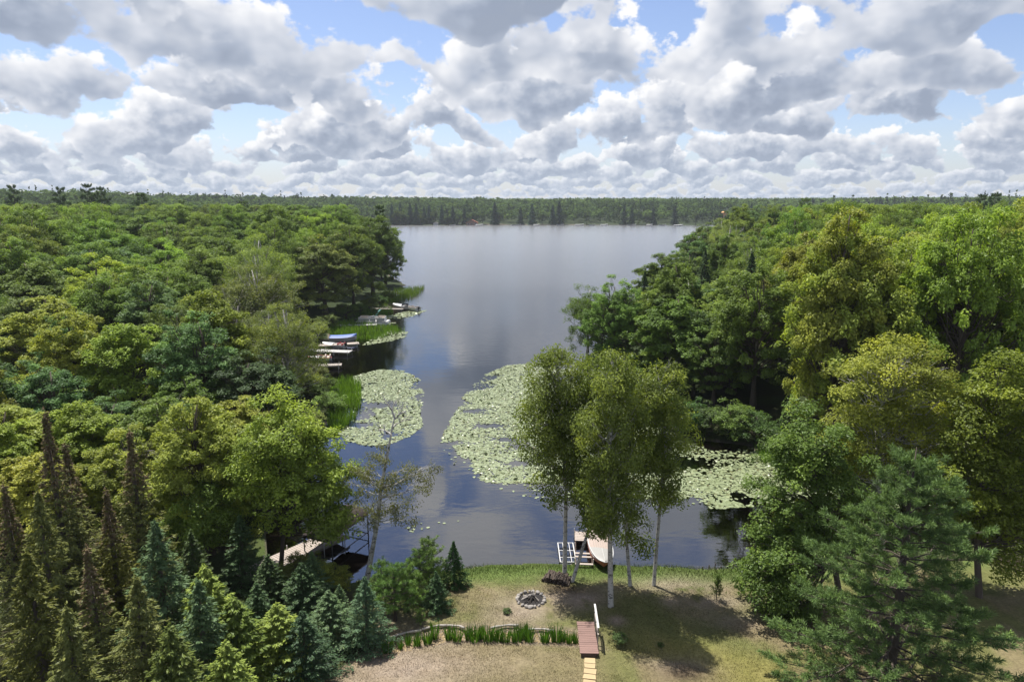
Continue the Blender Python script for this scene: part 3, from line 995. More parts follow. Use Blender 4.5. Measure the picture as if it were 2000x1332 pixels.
def right_top(px, d):
    base = np.interp(px, [1100, 1300, 1400, 1470, 1560, 2100], [8.8, 10.5, 12.0, 15.0, 18.6, 18.8])
    lowr = np.interp(px, [1100, 1450, 1560], [4, 4.5, 1.5])
    return base + lowr * sstep(85, 180, d) + 2.0 * sstep(180, 300, d)


def right_species(px, d, rng):
    if px < 1470: return pick(rng, [(2, 'ash_tree', 'cool'), (2, 'oak_c', 'mid'), (2, 'maple_a', 'leaf'), (1.2, 'airy', 'olive'), (1.0, 'spruce_a', 'spruce')])
    if d < 110: return pick(rng, [(4, 'oak_a', 'bright'), (4, 'oak_b', 'bright'), (2, 'oak_c', 'leaf'), (1, 'maple_a', 'yellow')])
    return pick(rng, [(4, 'oak_a', 'leaf'), (3, 'oak_b', 'oak'), (3, 'maple_b', 'bright'), (1, 'pine_wood', 'pine')])


wood(1, [48, 55, 62, 70, 79, 89, 100, 113, 128, 146, 168, 195, 228, 268, 310],
     lambda d: float(np.interp(d, [48, 55, 60, 66, 72, 79, 90, 110, 137, 174, 268], [23.5, 23, 22.5, 18, 13, 10, 13, 21, 33, 45, 82])), right_top, right_species, lambda d: float(np.interp(d, [48, 80, 268], [7.2, 7.0, 9.5])))

# the dark bushes under the trees along the right shore and the left coves
for i, (a, b, h, c) in enumerate([(1345, 845, 3.2, 'dark'), (1385, 858, 3.0, 'dark'), (1432, 862, 3.4, 'mid'), (1478, 868, 3.0, 'dark'), (1300, 826, 3.0, 'mid'), (1262, 800, 3.4, 'mid'), (1215, 770, 3.2, 'leaf'),
                                  (1170, 738, 3.0, 'mid'), (1540, 905, 2.6, 'mid'), (1620, 930, 3.0, 'mid'), (560, 930, 3.0, 'mid'), (520, 1010, 2.8, 'leaf'), (600, 860, 2.8, 'olive'), (640, 815, 2.4, 'olive'),
                                  (585, 690, 3.0, 'olive'), (560, 715, 3.2, 'olive'), (700, 616, 2.6, 'mid'), (722, 608, 3.0, 'mid'), (742, 600, 2.6, 'dark'), (676, 624, 3.2, 'mid'), (758, 588, 2.6, 'leaf'), (640, 645, 3.0, 'olive'), (620, 664, 3.2, 'olive'), (612, 748, 2.6, 'olive'), (630, 778, 2.6, 'mid'), (600, 772, 2.8, 'olive'), (620, 1150, 1.6, 'yellow'), (660, 1150, 1.3, 'yellow'), (590, 1140, 1.8, 'olive')]):
    p = on(a, b)
    if float(sdf(p.x, p.y)[0]) < 0.4: p.y += 0.8 if b < 1000 else -0.8; p.z = g1(p.x, p.y)
    where = 'right shore' if a > 1100 else 'left shore'
    plant('shrub', 'shrub', p, h, h * 1.35, c, f"{ {'dark':'dark','mid':'green','leaf':'fresh green','olive':'olive','yellow':'yellow-green'}[c]} waterside shrub on the {where}, {ORD[i if a > 1100 else i - 10]} counting {'towards the inlet' if a > 1100 else 'along the cove'}", 'shrub',
          'shrubs along the shore', rz=i * 1.3, jitter=rngw)

# ------------------------------------------------------------------ trees one can tell apart
def from_px(base_px, trunk_px, ell_px, dy=0.0, depth=0.9):
    """foot on the ground under a pixel; trunk and crown shape in metres relative to it"""
    b = on(*base_px); y = b.y

    def rel(a, c): return np.array(at_dist(a, c, y + dy * 0) - b)
    T = [np.array([0, 0, -0.3]), np.array([0, 0, 0.02])] + [rel(a, c) for a, c in trunk_px]
    E = []
    for e in ell_px:
        cx, cy, rx, ry, n = e[:5]
        c = rel(cx, cy); s = np.linalg.norm(rel(cx + rx, cy) - c); v = np.linalg.norm(rel(cx, cy - ry) - c)
        E.append((c[0], c[1] + (e[5] if len(e) > 5 else 0.0), c[2], s, s * depth, v, n))
    return b, T, E


def hero(name, label, cat, base, trunk, ells, nleaf, leaf, col, r0, seed, group=None, jit=None, **kw):
    b, T, E = from_px(base, trunk, ells)
    tme, tmat, cme, cmat = broadleaf(name + str(seed), seed, T, r0, E, nleaf, leaf, **kw)
    o = thing(name, label, cat, b, group=group)
    obj('trunk', tme, tmat, o)
    c = obj('crown', cme, cmat, o); c.color = (*(GREEN[col] if isinstance(col, str) else col), 1)
    return o


GB = 'birches on the lawn by the lake'
bk = dict(bark='birch_bark', clump=0.70, hang=0.35, ratio=0.7, shell=0.3, flat=0.8, limb=0.25, lowcut=-1.0, sides=9)
hero('birch_tree', 'leftmost lawn birch, broad drooping crown, woodpile at its foot', 'tree', (1103, 1125), [(1104, 1040), (1106, 960), (1098, 860), (1092, 760), (1083, 690)],
     [(1088, 745, 55, 75, 34), (1060, 830, 50, 75, 28), (1110, 850, 50, 80, 28), (1090, 935, 45, 45, 14)], 26000, 0.115, 'birch', 0.15, 101, GB, **bk)
hero('birch_tree', 'leaning lawn birch tilting right from beside the woodpile', 'tree', (1118, 1136), [(1140, 1064), (1162, 1000), (1176, 930), (1182, 850), (1180, 780)],
     [(1160, 760, 50, 60, 20), (1150, 850, 50, 70, 20), (1155, 950, 42, 50, 16), (1165, 1010, 34, 24, 9)], 16000, 0.115, (0.125, 0.170, 0.025), 0.12, 102, GB, **bk)
hero('birch_tree', 'nearest lawn birch, stout pale trunk standing closest to the footbridge', 'tree', (1193, 1184), [(1192, 1080), (1190, 980), (1188, 900), (1198, 800), (1206, 720)],
     [(1207, 755, 48, 62, 24), (1195, 850, 52, 70, 26), (1190, 950, 44, 60, 20), (1185, 1010, 30, 26, 8)], 22000, 0.115, 'birch', 0.17, 103, GB, **bk)
hero('birch_tree', 'slim lawn birch just right of the beached boat', 'tree', (1231, 1144), [(1224, 1060), (1222, 960), (1232, 860), (1247, 780), (1256, 740)],
     [(1252, 790, 42, 55, 18), (1240, 880, 42, 65, 18), (1224, 960, 24, 40, 9), (1240, 1045, 16, 34, 5)], 14000, 0.115, (0.130, 0.172, 0.025), 0.12, 104, GB, **bk)
hero('birch_tree', 'rightmost lawn birch, white slender trunk against the dark reflections', 'tree', (1277, 1143), [(1283, 1060), (1292, 960), (1300, 860), (1292, 790), (1285, 730)],
     [(1290, 765, 50, 52, 22), (1308, 840, 44, 50, 18), (1285, 890, 38, 40, 13), (1302, 945, 30, 35, 9)], 18000, 0.115, 'birch', 0.12, 105, GB, **bk)
hero('birch_tree', 'half-dead birch with a broken bare top leaning over the lake', 'tree', (716, 1138), [(726, 1080), (737, 1020), (743, 960), (757, 885), (766, 835), (772, 806)],
     [(805, 925, 42, 24, 10), (778, 985, 28, 36, 9), (712, 945, 40, 36, 12), (745, 900, 38, 34, 8), (730, 1010, 24, 36, 5)], 7500, 0.095, (0.17, 0.18, 0.070), 0.17, 106,
     bark='birch_bark', clump=0.5, hang=0.6, ratio=0.55, shell=0.3, limb=0.4, lowcut=-1.0, sides=9,
     bare=[(9.3, (-0.4, 0, 1), 0.9), (9.2, (0.7, 0, 0.5), 0.8), (8.4, (-0.9, 0.2, 0.3), 0.7), (8.7, (0.5, 0.4, 0.3), 0.6)])


def dead_tree(name, label, base, trunk, r0, seed, limbs):
    b, T, _ = from_px(base, trunk, [])
    rng = np.random.default_rng(seed)
    mb = MB(); T = np.array(T)
    mb.tube(T, r0 * np.linspace(1, 0.25, len(T)), 8, cap=True)
    br = MB()
    for f, d, L in limbs:
        z = T[0, 2] + (T[-1, 2] - T[0, 2]) * f
        st = np.array([np.interp(z, T[:, 2], T[:, k]) for k in range(3)])
        dead_limb(br, rng, st, np.array(d, float), L, r0 * 0.42 * (1.15 - f), 3)
    o = thing(name, label, 'tree', b)
    obj('trunk', mb.mesh(name + '_trunk', True), MAT['dead_bark'], o)
    obj('branches', br.mesh(name + '_branches', True), MAT['dead_bark'], o)
    return o


dead_tree('dead_tree', 'bare silver-grey dead tree leaning right behind the dark firs', (318, 1060), [(335, 1005), (352, 950), (370, 900), (377, 855), (381, 815), (384, 790)], 0.16, 5,
          [(0.45, (-1, 0, 0.25), 2.2), (0.50, (0.9, 0.2, 0.4), 1.7), (0.58, (-0.9, -0.3, 0.6), 1.8), (0.62, (1, -0.2, 0.25), 1.9), (0.70, (-0.8, 0.3, 0.8), 1.6), (0.75, (0.8, 0.3, 0.9), 1.5), (0.84, (-0.5, 0, 1), 1.3), (0.88, (0.6, -0.2, 1), 1.2), (0.96, (0.1, 0, 1), 1.0)])
dead_tree('dead_tree', 'grey tangle of bare dead branches amid the left wood', (456, 770), [(458, 700), (462, 640), (465, 598)], 0.22, 9,
          [(0.3, (1, -0.5, 0.4), 3.5), (0.4, (-1, -0.5, 0.5), 3.0), (0.5, (0.8, -0.8, 0.6), 3.2), (0.6, (-0.6, -0.7, 0.8), 3.0), (0.75, (0.7, -0.5, 0.8), 2.6), (0.9, (-0.3, -0.6, 1), 2.2), (0.95, (0.4, -0.3, 1), 2.2)])

lk = dict(clump=0.85, flat=0.75, shell=0.45, limb=0.3, sides=9, lowcut=-1.0)
hero('maple_tree', 'bright green maple overhanging the boat lift in the left cove', 'tree', (548, 1122), [(552, 1060), (560, 980), (556, 900), (552, 830)],
     [(556, 860, 70, 80, 30), (505, 930, 62, 75, 26), (610, 925, 62, 75, 26), (560, 980, 80, 60, 22), (650, 1000, 38, 55, 14, -0.6), (660, 945, 26, 40, 8)], 36000, 0.16, 'bright', 0.17, 201, **lk)
hero('maple_tree', 'pale green young maple below the leaning dead tree', 'tree', (405, 1110), [(405, 1050), (405, 985)],
     [(400, 990, 42, 42, 16), (430, 1030, 40, 45, 14), (380, 1040, 36, 40, 12)], 12000, 0.15, 'leaf', 0.10, 202, **lk)
hero('maple_tree', 'dark green maple right of the lawn, low boughs over the grass', 'tree', (1640, 1170), [(1630, 1100), (1610, 1000), (1590, 920), (1580, 860)],
     [(1580, 880, 70, 70, 24), (1560, 960, 80, 70, 26), (1530, 1050, 75, 50, 22, -1.0), (1490, 1110, 55, 45, 16, -1.2), (1640, 1000, 70, 80, 20), (1530, 1140, 50, 40, 10, -1.5)], 42000, 0.15, 'mid', 0.20, 203, **lk)
hero('birch_tree', 'yellow-green birch with pale dead twigs behind the big pine', 'tree', (1720, 1120), [(1725, 1020), (1715, 920), (1720, 820), (1735, 740)],
     [(1760, 715, 75, 60, 24), (1690, 780, 60, 70, 22), (1800, 780, 70, 75, 24), (1730, 860, 85, 60, 24), (1660, 870, 45, 60, 14), (1840, 850, 50, 70, 14)], 34000, 0.13, 'yellow', 0.20, 204,
     clump=0.8, flat=0.8, shell=0.45, bark='birch_bark', limb=0.3, sides=9, lowcut=-1.0, bare=[(8.5, (-0.6, -0.8, 0.6), 2.0), (7.5, (0.6, -0.9, 0.3), 1.8), (10.5, (-0.5, -0.9, 0.7), 1.6)])
hero('maple_tree', 'tall dark-trunked maple at the right edge behind the pine', 'tree', (1912, 1165), [(1908, 1080), (1912, 990), (1925, 900), (1940, 800)],
     [(1960, 790, 70, 80, 26), (1905, 870, 65, 80, 24), (1990, 900, 65, 90, 24), (1935, 980, 80, 70, 24), (1985, 1060, 60, 80, 16), (1880, 1010, 50, 60, 14)], 40000, 0.15, (0.16, 0.205, 0.028), 0.21, 205, **lk)


def by_top(kind, name, top, d, width, col, label, cat='tree', group=None, rz=0.0):
    t = at_dist(top[0], top[1], d); z = g1(t.x, t.y)
    return plant(kind, name, (t.x, t.y, z), t.z - z, width, col, label, cat, group, rz=rz)


by_top('pine_big', 'pine_tree', (1788, 893), 23.8, 8.6, 'pine', 'large blue-green white pine spreading over the lower right corner')
for i, (k, tp, d, w, c, lab) in enumerate([
    ('airy', (1150, 558), 86, 6.5, 'mid', 'slanting open-crowned tree at the tip of the right peninsula'), ('maple_a', (1215, 585), 83, 5.0, 'leaf', 'leafy maple second from the tip of the right peninsula'),
    ('ash_tree', (1262, 572), 88, 5.0, 'bright', 'light green ash in the middle of the right peninsula'), ('ash_tree', (1345, 540), 80, 7.0, 'cool', 'tall grey-green tree on the right peninsula, feathery crown'),
    ('maple_b', (1300, 640), 71, 6.0, 'leaf', 'rounded maple low over the lily mat on the right peninsula'), ('oak_c', (1402, 640), 66, 6.5, 'mid', 'dark-sided oak between the peninsula and the bright oaks'),
    ('pine_wood', (1362, 610), 69, 5.5, (0.085, 0.13, 0.055), 'soft grey-green pine above the dark right bank'), ('ash_tree', (1445, 560), 70, 7.0, 'leaf', 'green ash left of the bright oaks'),
    ('spruce_a', (1212, 574), 92, 2.6, 'spruce', 'dark narrow spruce spire behind the peninsula, left'), ('spruce_a', (1288, 572), 98, 2.4, 'spruce', 'dark narrow spruce spire behind the peninsula, right'),
    ('spruce_b', (1412, 566), 92, 3.4, 'spruce', 'dark spruce among the lakeside trees below the open lake')]):
    by_top(k, {'pine_wood': 'pine_tree', 'airy': 'birch_tree', 'ash_tree': 'ash_tree', 'oak_c': 'oak_tree'}.get(k, 'spruce_tree' if 'spruce' in k else 'maple_tree'), tp, d, w, c, lab, 'tree', 'trees of the right peninsula', rz=i * 1.7)
GF = 'firs and spruces in the lower left corner'
FIRS = [
    ('fir_brown', (88, 812), 27.0, 4.4, 'fir', 'tallest brown-tipped fir, cone-laden spire nearest the left edge'),
    ('fir_brown', (127, 872), 28.5, 4.0, 'fir', 'brown-tipped fir close behind the tallest fir'),
    ('fir_brown', (253, 848), 30.5, 4.2, 'fir', 'brown-tipped fir standing alone left of the leaning dead tree'),
    ('fir_brown', (207, 962), 27.5, 3.6, (0.100, 0.105, 0.02), 'yellowish brown-tipped fir between the two tallest spires'),
    ('fir_brown', (8, 952), 25.5, 3.8, 'fir', 'brown-tipped fir cut by the left picture edge'),
    ('spruce_a', (73, 965), 24.5, 3.4, 'fir', 'olive spruce spire just in front of the tallest fir'),
    ('spruce_b', (302, 1022), 26.0, 4.2, 'blue', 'tall blue-green spruce in front of the leaning dead tree'),
    ('spruce_a', (372, 1040), 30.0, 3.0, (0.05, 0.078, 0.026), 'slim dark spruce right of the blue-green spruce'),
    ('spruce_a', (467, 1008), 33.0, 2.8, 'spruce', 'slim dark spruce spire before the neighbour’s dock'),
    ('cedar', (398, 1108), 25.5, 3.6, 'cedar', 'bright yellow-green hemlock with drooping sprays'),
    ('spruce_b', (386, 1135), 23.6, 3.6, 'blue', 'blue-green spruce in front of the bright hemlock'),
    ('spruce_a', (522, 1085), 30.5, 2.7, (0.048, 0.080, 0.030), 'green spruce right of the slim dark spire'),
    ('spruce_b', (588, 1100), 30.0, 3.0, 'spruce', 'broad dark spruce below the boat lift'),
    ('spruce_a', (608, 1078), 31.5, 2.3, 'blue', 'slender blue spruce spire rising in front of the cove'),
    ('spruce_a', (662, 1142), 30.0, 1.3, 'blue', 'thin young spruce beside the cove’s grassy bank'),
    ('cedar', (455, 1170), 24.5, 3.6, (0.105, 0.150, 0.03), 'green hemlock with feathery tips near the lower edge'),
    ('cedar', (540, 1180), 25.5, 3.2, 'cedar', 'yellow-green hemlock left of the dark lawn-edge spruces'),
    ('spruce_b', (640, 1155), 27.8, 3.2, 'blue', 'dense blue-green spruce bordering the lawn'),
    ('spruce_b', (712, 1128), 27.6, 2.5, (0.072, 0.128, 0.066), 'bluish young spruce at the lawn corner by the log edging'),
    ('spruce_b', (500, 1140), 27.5, 2.8, 'spruce', 'dark spruce between the two yellow-green hemlocks'),
    ('fir_brown', (170, 1075), 22.3, 3.8, 'fir', 'olive fir filling the bottom left behind the twiggy fir'),
    ('spruce_a', (52, 1085), 21.6, 4.0, (0.095, 0.105, 0.025), 'twiggy olive spruce at the bottom left corner'),
    ('spruce_b', (265, 1130), 21.8, 3.8, 'fir', 'olive spruce with fine twigs near the bottom edge'),
    ('cedar', (330, 1225), 20.6, 3.4, (0.095, 0.125, 0.03), 'low olive hemlock at the bottom edge'),
    ('spruce_b', (590, 1195), 25.2, 3.0, (0.040, 0.075, 0.035), 'dark spruce at the bottom edge beside the dry lawn'),
    ('spruce_a', (130, 1190), 19.3, 3.6, 'fir', 'lowest olive fir at the bottom edge'),
    ('cedar', (440, 1255), 21.6, 3.0, 'cedar', 'low bright hemlock at the bottom edge'),
]
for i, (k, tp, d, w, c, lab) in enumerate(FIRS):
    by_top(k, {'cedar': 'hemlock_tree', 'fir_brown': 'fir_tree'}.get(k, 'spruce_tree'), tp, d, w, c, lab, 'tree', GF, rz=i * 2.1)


def sapling(kind, name, base, topy, width, col, label, group=None, rz=0.0):
    b = on(*base); h = at_dist(base[0], topy, b.y).z - b.z
    return plant(kind, name, b, h, width, col, label, 'tree', group, rz=rz)


GS = 'young pines at the lawn’s left edge'
sapling('pine_sapling', 'pine_tree', (772, 1212), 1100, 2.3, (0.105, 0.190, 0.045), 'bushy young pine nearest the log edging', GS, 0.3)
sapling('pine_sapling', 'pine_tree', (797, 1196), 1098, 1.9, 'sapling', 'young pine second from the log edging', GS, 1.9)
sapling('pine_sapling', 'pine_tree', (820, 1162), 1074, 1.9, 'sapling', 'young pine just left of the tallest young pine', GS, 3.1)
sapling('pine_sapling', 'pine_tree', (838, 1146), 1050, 2.2, (0.17, 0.26, 0.07), 'tallest light green young pine near the water', GS, 4.4)
sapling('pine_sapling', 'pine_tree', (752, 1185), 1092, 1.8, (0.10, 0.175, 0.045), 'young pine beside the half-dead birch', GS, 5.2)
sapling('pine_seedling', 'pine_tree', (821, 1221), 1186, 0.7, 'sapling', 'tiny pine seedling in front of the young pines', None, 1.0)
sapling('pine_seedling', 'pine_tree', (1400, 1170), 1124, 0.75, (0.095, 0.150, 0.03), 'tiny lone pine seedling on the right lawn', None, 2.0)
sapling('small_spruce', 'spruce_tree', (887, 1144), 1058, 1.75, (0.030, 0.068, 0.020), 'cone-shaped dark young spruce nearest the shore', None, 0.5)
sapling('small_spruce', 'spruce_tree', (853, 1190), 1117, 1.75, (0.046, 0.088, 0.036), 'squat blue-green young spruce behind the log edging', None, 2.5)
_p = on(1210, 1254)
plant('shrub', 'shrub', _p, 0.45, 0.75, (0.10, 0.16, 0.05), 'small round green shrub on the lawn right of the footbridge', 'shrub')
for _a, _b, _h, _w, _l in ((1290, 1262, 0.18, 0.35, 'tiny weed clump on the yellow grass right of the footbridge'), (990, 1196, 0.20, 0.5, 'low green tuft of weeds left of the fire pit')):
    plant('shrub', 'weed_clump', on(_a, _b), _h, _w, (0.07, 0.11, 0.03), _l, 'weed')


for i, (tp, d, w, lab) in enumerate([((115, 366), 250, 9, 'lone flat-topped pine above the left skyline'), ((168, 360), 255, 9, 'left of two tall pines standing together on the left skyline'), ((196, 366), 258, 8, 'right of two tall pines standing together on the left skyline'),
                                     ((24, 362), 245, 8, 'pine poking above the treetops at the far left skyline'), ((1945, 378), 240, 10, 'dark pine on the right skyline'), ((1918, 380), 250, 8, 'smaller dark pine left of the one on the right skyline'),
                                     ((740, 402), 190, 6, 'slim pine at the right end of the left wood'), ((1512, 418), 150, 7, 'dark pine at the right edge of the open lake'), ((275, 378), 235, 10, 'dark pointed pine on the left skyline, right of the two pines')]):
    by_top('pine_wood', 'pine_tree', tp, d, w, (0.055, 0.095, 0.034), lab, 'tree', 'pines on the skyline', rz=i * 1.1)


# ------------------------------------------------------------------ woods far off
def nth(k):
    return f"{k}{'th' if 10 < k % 100 < 14 else {1: 'st', 2: 'nd', 3: 'rd'}.get(k % 10, 'th')}"


CLEAR = [(1414, 11, 876), (922, 15, 782), (851, 6, 780), (1480, 9, 806)]      # cabins: pixel column, half width, distance


def clear_view(x, y):
    px = 1000 + FPX * x / (y * 0.981 + 3)
    return any(abs(px - a) < w and y < d + 9 for a, w, d in CLEAR)


def far_side():
    rng = np.random.default_rng(4)
    # the first rows of trees along the far shore, one by one
    cnt = [0, 0]
    for ri, (dd, gap) in enumerate(((8, 5.6), (20, 7.0))):
        x = -150.0
        while x < 330:
            x += gap * (0.7 + 0.6 * rng.random())
            y0 = 774.0
            y = float(np.interp(x, [-180, -10, 150, 330], [770, 777, 770, 742])) + dd + 3 * rng.normal()
            if float(sdf(x, y)[0]) < 2 or clear_view(x, y): continue
            z = g1(x, y); px, _ = proj((x, y, z))
            con = rng.random() < (0.80 if 950 < px < 1260 else 0.50)
            h = (17 + 7 * rng.random()) if con else (12 + 6 * rng.random())
            if 950 < px < 1260: h *= 1.12
            cnt[ri] += 1
            plant('far_spruce' if con else 'far_oak', 'spruce_tree' if con else 'oak_tree', (x, y, z), h, h * 0.48 if con else 9 + 3 * rng.random(), 'fardark' if con else 'farwood',
                  f"distant {'dark conifer' if con else 'round broadleaf'} on the far shore, {nth(cnt[ri])} from the left in the {'front' if ri == 0 else 'second'} row", 'tree', 'trees lining the far shore', rz=rng.random() * 6, jitter=rng)
    # the wooded hills behind and the woods beyond the near trees: one mass
    mb = MB()
    P = []
    for (r0, r1, gap, lim) in ((785, 1000, 10, 0.95), (1000, 1500, 15, 0.95), (1500, 2600, 32, 0.95)):
        r = r0
        while r < r1:
            xs = np.arange(-lim * r, lim * r, gap)
            P.append(np.stack([xs + rng.normal(size=len(xs)) * gap * 0.3, r + rng.normal(size=len(xs)) * gap * 0.3, np.full(len(xs), gap)], -1))
            r += gap * 1.25
    for (r0, r1, gap) in ((330, 460, 9.0), (460, 785, 14.0)):
        r = r0
        while r < r1:
            xs = np.concatenate([np.arange(-0.95 * r, -0.2 * r, gap), np.arange(0.2 * r, 0.95 * r, gap)])
            P.append(np.stack([xs + rng.normal(size=len(xs)) * gap * 0.3, r + rng.normal(size=len(xs)) * gap * 0.3, np.full(len(xs), gap)], -1))
            r += gap * 1.1
    P = np.vstack(P)
    s = sdf(P[:, 0], P[:, 1])
    keep = (s > 26) | ((P[:, 1] < 700) & (s > 3))
    # far behind the first crests nothing shows: thin out
    keep &= ~np.array([clear_view(a, b) for a, b in P[:, :2]])
    P = P[keep]; s = s[keep]
    z = ground(P[:, 0], P[:, 1], s)
    con = fbm(P[:, 0], P[:, 1], 0.006, 3, 77) + 0.25 * rng.normal(size=len(P)) > np.where((P[:, 1] < 700) | (P[:, 1] > 950), 9.0, 0.80)
    d = np.hypot(P[:, 0], P[:, 1])
    k = np.where(d < 460, 70, np.where(d < 1000, 38, 18))
    idx = np.repeat(np.arange(len(P)), k); m = len(idx)
    gap = P[idx, 2]; c = con[idx]
    H = np.where(con, 19.0, 15.0) * (0.68 + 0.6 * rng.random(len(P)))
    H = H[idx]
    u = nrm(rng.normal(size=(m, 3))); u[:, 2] = np.abs(u[:, 2]) * 1.2 - 0.25
    R0 = np.maximum(gap, 9) * 0.58
    f = rng.random(m)
    pr = np.where(c[:, None], np.stack([np.cos(f * 50) * (1 - f) * 3.6, np.sin(f * 50) * (1 - f) * 3.6, f * H], -1),
                  np.stack([u[:, 0] * R0, u[:, 1] * R0, H * 0.58 + u[:, 2] * H * 0.40], -1))
    ctr = np.stack([P[idx, 0], P[idx, 1], z[idx]], -1) + pr
    nor = np.where(c[:, None], pr * np.array([1, 1, 0]) + np.array([0, 0, 0.6]), u + np.array([0, 0, 0.3])) + 0.35 * rng.normal(size=(m, 3))
    size = np.where(c, 2.3, 3.2) * np.where(d[idx] > 1000, 1.9, 1.0) * np.where(d[idx] < 460, 0.72, 1.0) * (0.7 + 0.6 * rng.random(m))
    tt = np.clip(0.52 + 0.24 * rng.normal(size=len(P)) + 0.9 * (fbm(P[:, 0], P[:, 1], 0.012, 3, 9) - 0.5), 0.05, 1)[idx] - np.where(c, 0.42, 0.0) + 0.06 * rng.normal(size=m)
    mb.leaves(ctr, nor, rng.normal(size=(m, 3)), size, size * 0.8, np.clip(tt, 0.02, 1))
    o = obj('distant_woods', mb.mesh('distant_woods'), MAT['far_leaf']); o.color = (0.068, 0.110, 0.034, 1)
    tag(o, 'wooded hills beyond the lake, many small treetops', 'woods', kind='stuff')
    print('far crowns', len(P), m)


far_side()


# ------------------------------------------------------------------ water plants and grass
def scatter(poly, dens, rng, z=0.0):
    a, b = poly.min(0), poly.max(0)
    n = int((b[0] - a[0]) * (b[1] - a[1]) * dens)
    x = a[0] + rng.random(n) * (b[0] - a[0]); y = a[1] + rng.random(n) * (b[1] - a[1])
    k = in_poly(x, y, poly)
    return x[k], y[k]


def pads(name, label, polys, dens, seed, holes=(), size=0.125):
    rng = np.random.default_rng(seed)
    X, Y = [], []
    for pl in polys:
        P = pxpoly(pl, 0.0); x, y = scatter(P, dens, rng)
        n = fbm(x, y, 0.28, 3, seed); n2 = fbm(x, y, 1.1, 2, seed + 3)
        # thin towards the ragged edge of the mat
        A = P; B = np.roll(P, -1, 0); e = np.full(x.shape, 1e9)
        for (ax, ay), (bx, by) in zip(A, B):
            dx, dy = bx - ax, by - ay; t = np.clip(((x - ax) * dx + (y - ay) * dy) / (dx * dx + dy * dy + 1e-9), 0, 1)
            e = np.minimum(e, np.hypot(x - ax - t * dx, y - ay - t * dy))
        n4 = fbm(x, y, 0.10, 3, seed + 5); p = sstep(0.0, 1.3, e + 13.0 * (n - 0.47) + 13.0 * (n4 - 0.49)) + 0.05 * (e > 0.2) * (0.45 + 0.55 * sstep(0.30, 0.52, n2))
        for (a, b, r, sx) in holes: p = p * (1 - 1.15 * blob0(x, y, a, b, r, sx))
        k = (rng.random(len(x)) < p) & (sdf(x, y) < -0.15)
        X.append(x[k]); Y.append(y[k])
    x = np.concatenate(X); y = np.concatenate(Y); n = len(x)
    r = size * (0.55 + 0.75 * rng.random(n)); a0 = rng.random(n) * 6.28
    ang = np.array([0.18, 1.25, 2.35, 3.5, 4.65, 6.10])
    th = a0[:, None] + ang[None]
    z = 0.006 + 0.020 * rng.random(n)
    tilt = 0.10 * rng.normal(size=(n, 2)); up = rng.random(n) < 0.07; tilt[up] *= 5
    ox, oy = r[:, None] * np.cos(th), r[:, None] * np.sin(th)
    oz = z[:, None] + np.maximum(ox * tilt[:, :1] + oy * tilt[:, 1:], -0.004 + 0 * ox) + np.where(up, 0.03, 0)[:, None]
    ring = np.stack([x[:, None] + ox, y[:, None] + oy, oz], -1)
    ctr = np.stack([x, y, z], -1)[:, None]
    V = np.concatenate([ctr, ring], 1)                      # 7 vertices a pad
    base = (np.arange(n) * 7)[:, None]
    tint = np.clip(0.5 + 0.17 * rng.normal(size=n), 0, 1); tint[rng.random(n) < 0.05] = 0.1
    Q = np.concatenate([base + np.array([[0, 1, 2, 3]]), base + np.array([[0, 3, 4, 5]])]); Tq = base + np.array([[0, 5, 6]])
    mb = MB(); mb.v.append(V.reshape(-1, 3).astype(np.float32)); mb.n = n * 7
    mb.q.append(Q.astype(np.int32)); mb.qa.append(np.concatenate([tint, tint]).astype(np.float32))
    mb.t.append(Tq.astype(np.int32)); mb.ta.append(tint.astype(np.float32))
    o = obj(name, mb.mesh(name), MAT['lily_pad']); tag(o, label, 'lily pads', kind='stuff')
    print(name, n)


def blob0(x, y, px, py, r, sx=1.0):
    p = at(px, py, 0.0)
    return np.exp(-(((x - p.x) / sx) ** 2 + (y - p.y) ** 2) / r ** 2)


def pad_mat():
    m, t, o = material('lily_pad')
    b = t.node('ShaderNodeBsdfPrincipled'); b.inputs['Roughness'].default_value = 0.38
    att = t.node('ShaderNodeAttribute', attribute_name='tint')
    t.put(b.inputs['Base Color'], t.ramp(att.outputs['Fac'], [(0.0, (0.10, 0.09, 0.035)), (0.25, (0.155, 0.185, 0.085)), (0.5, (0.205, 0.245, 0.135)), (1.0, (0.27, 0.30, 0.165))]))
    t.l.new(b.outputs[0], o.inputs[0])


pad_mat()
pads('lily_pads', 'wide mat of pale lily pads reaching from mid-lake to the right bank',
     [[(1060, 708), (990, 714), (940, 735), (912, 760), (893, 800), (868, 840), (858, 880), (888, 917), (935, 942), (990, 962), (1050, 980), (1120, 987), (1250, 992), (1400, 994), (1500, 987), (1570, 990),
       (1700, 1010), (1900, 1030), (1900, 990), (1700, 962), (1570, 932), (1510, 902), (1472, 876), (1400, 865), (1330, 853), (1250, 804), (1190, 759), (1140, 729), (1100, 708)]],
     62, 3, [(955, 832, 1.1, 2.2), (1012, 905, 0.9, 2.0), (992, 858, 0.9, 2.4), (1015, 872, 1.2, 1.4), (925, 803, 1.2, 1.6), (1340, 905, 2.0, 2.0), (1420, 870, 2.5, 2.0)])
pads('lily_pads', 'smaller mat of lily pads off the left reeds',
     [[(690, 735), (740, 722), (790, 724), (822, 742), (832, 780), (820, 808), (826, 832), (800, 852), (760, 868), (720, 871), (680, 862), (655, 842), (670, 800), (690, 770)]],
     56, 8, [(740, 792, 1.5, 3.0), (700, 830, 1.2, 2.0), (760, 850, 1.2, 1.0)])
pads('lily_pads', 'patch of lily pads by the pontoon boat’s reeds',
     [[(705, 676), (730, 660), (765, 645), (798, 645), (792, 658), (760, 667), (730, 672)]], 16, 12, size=0.19)
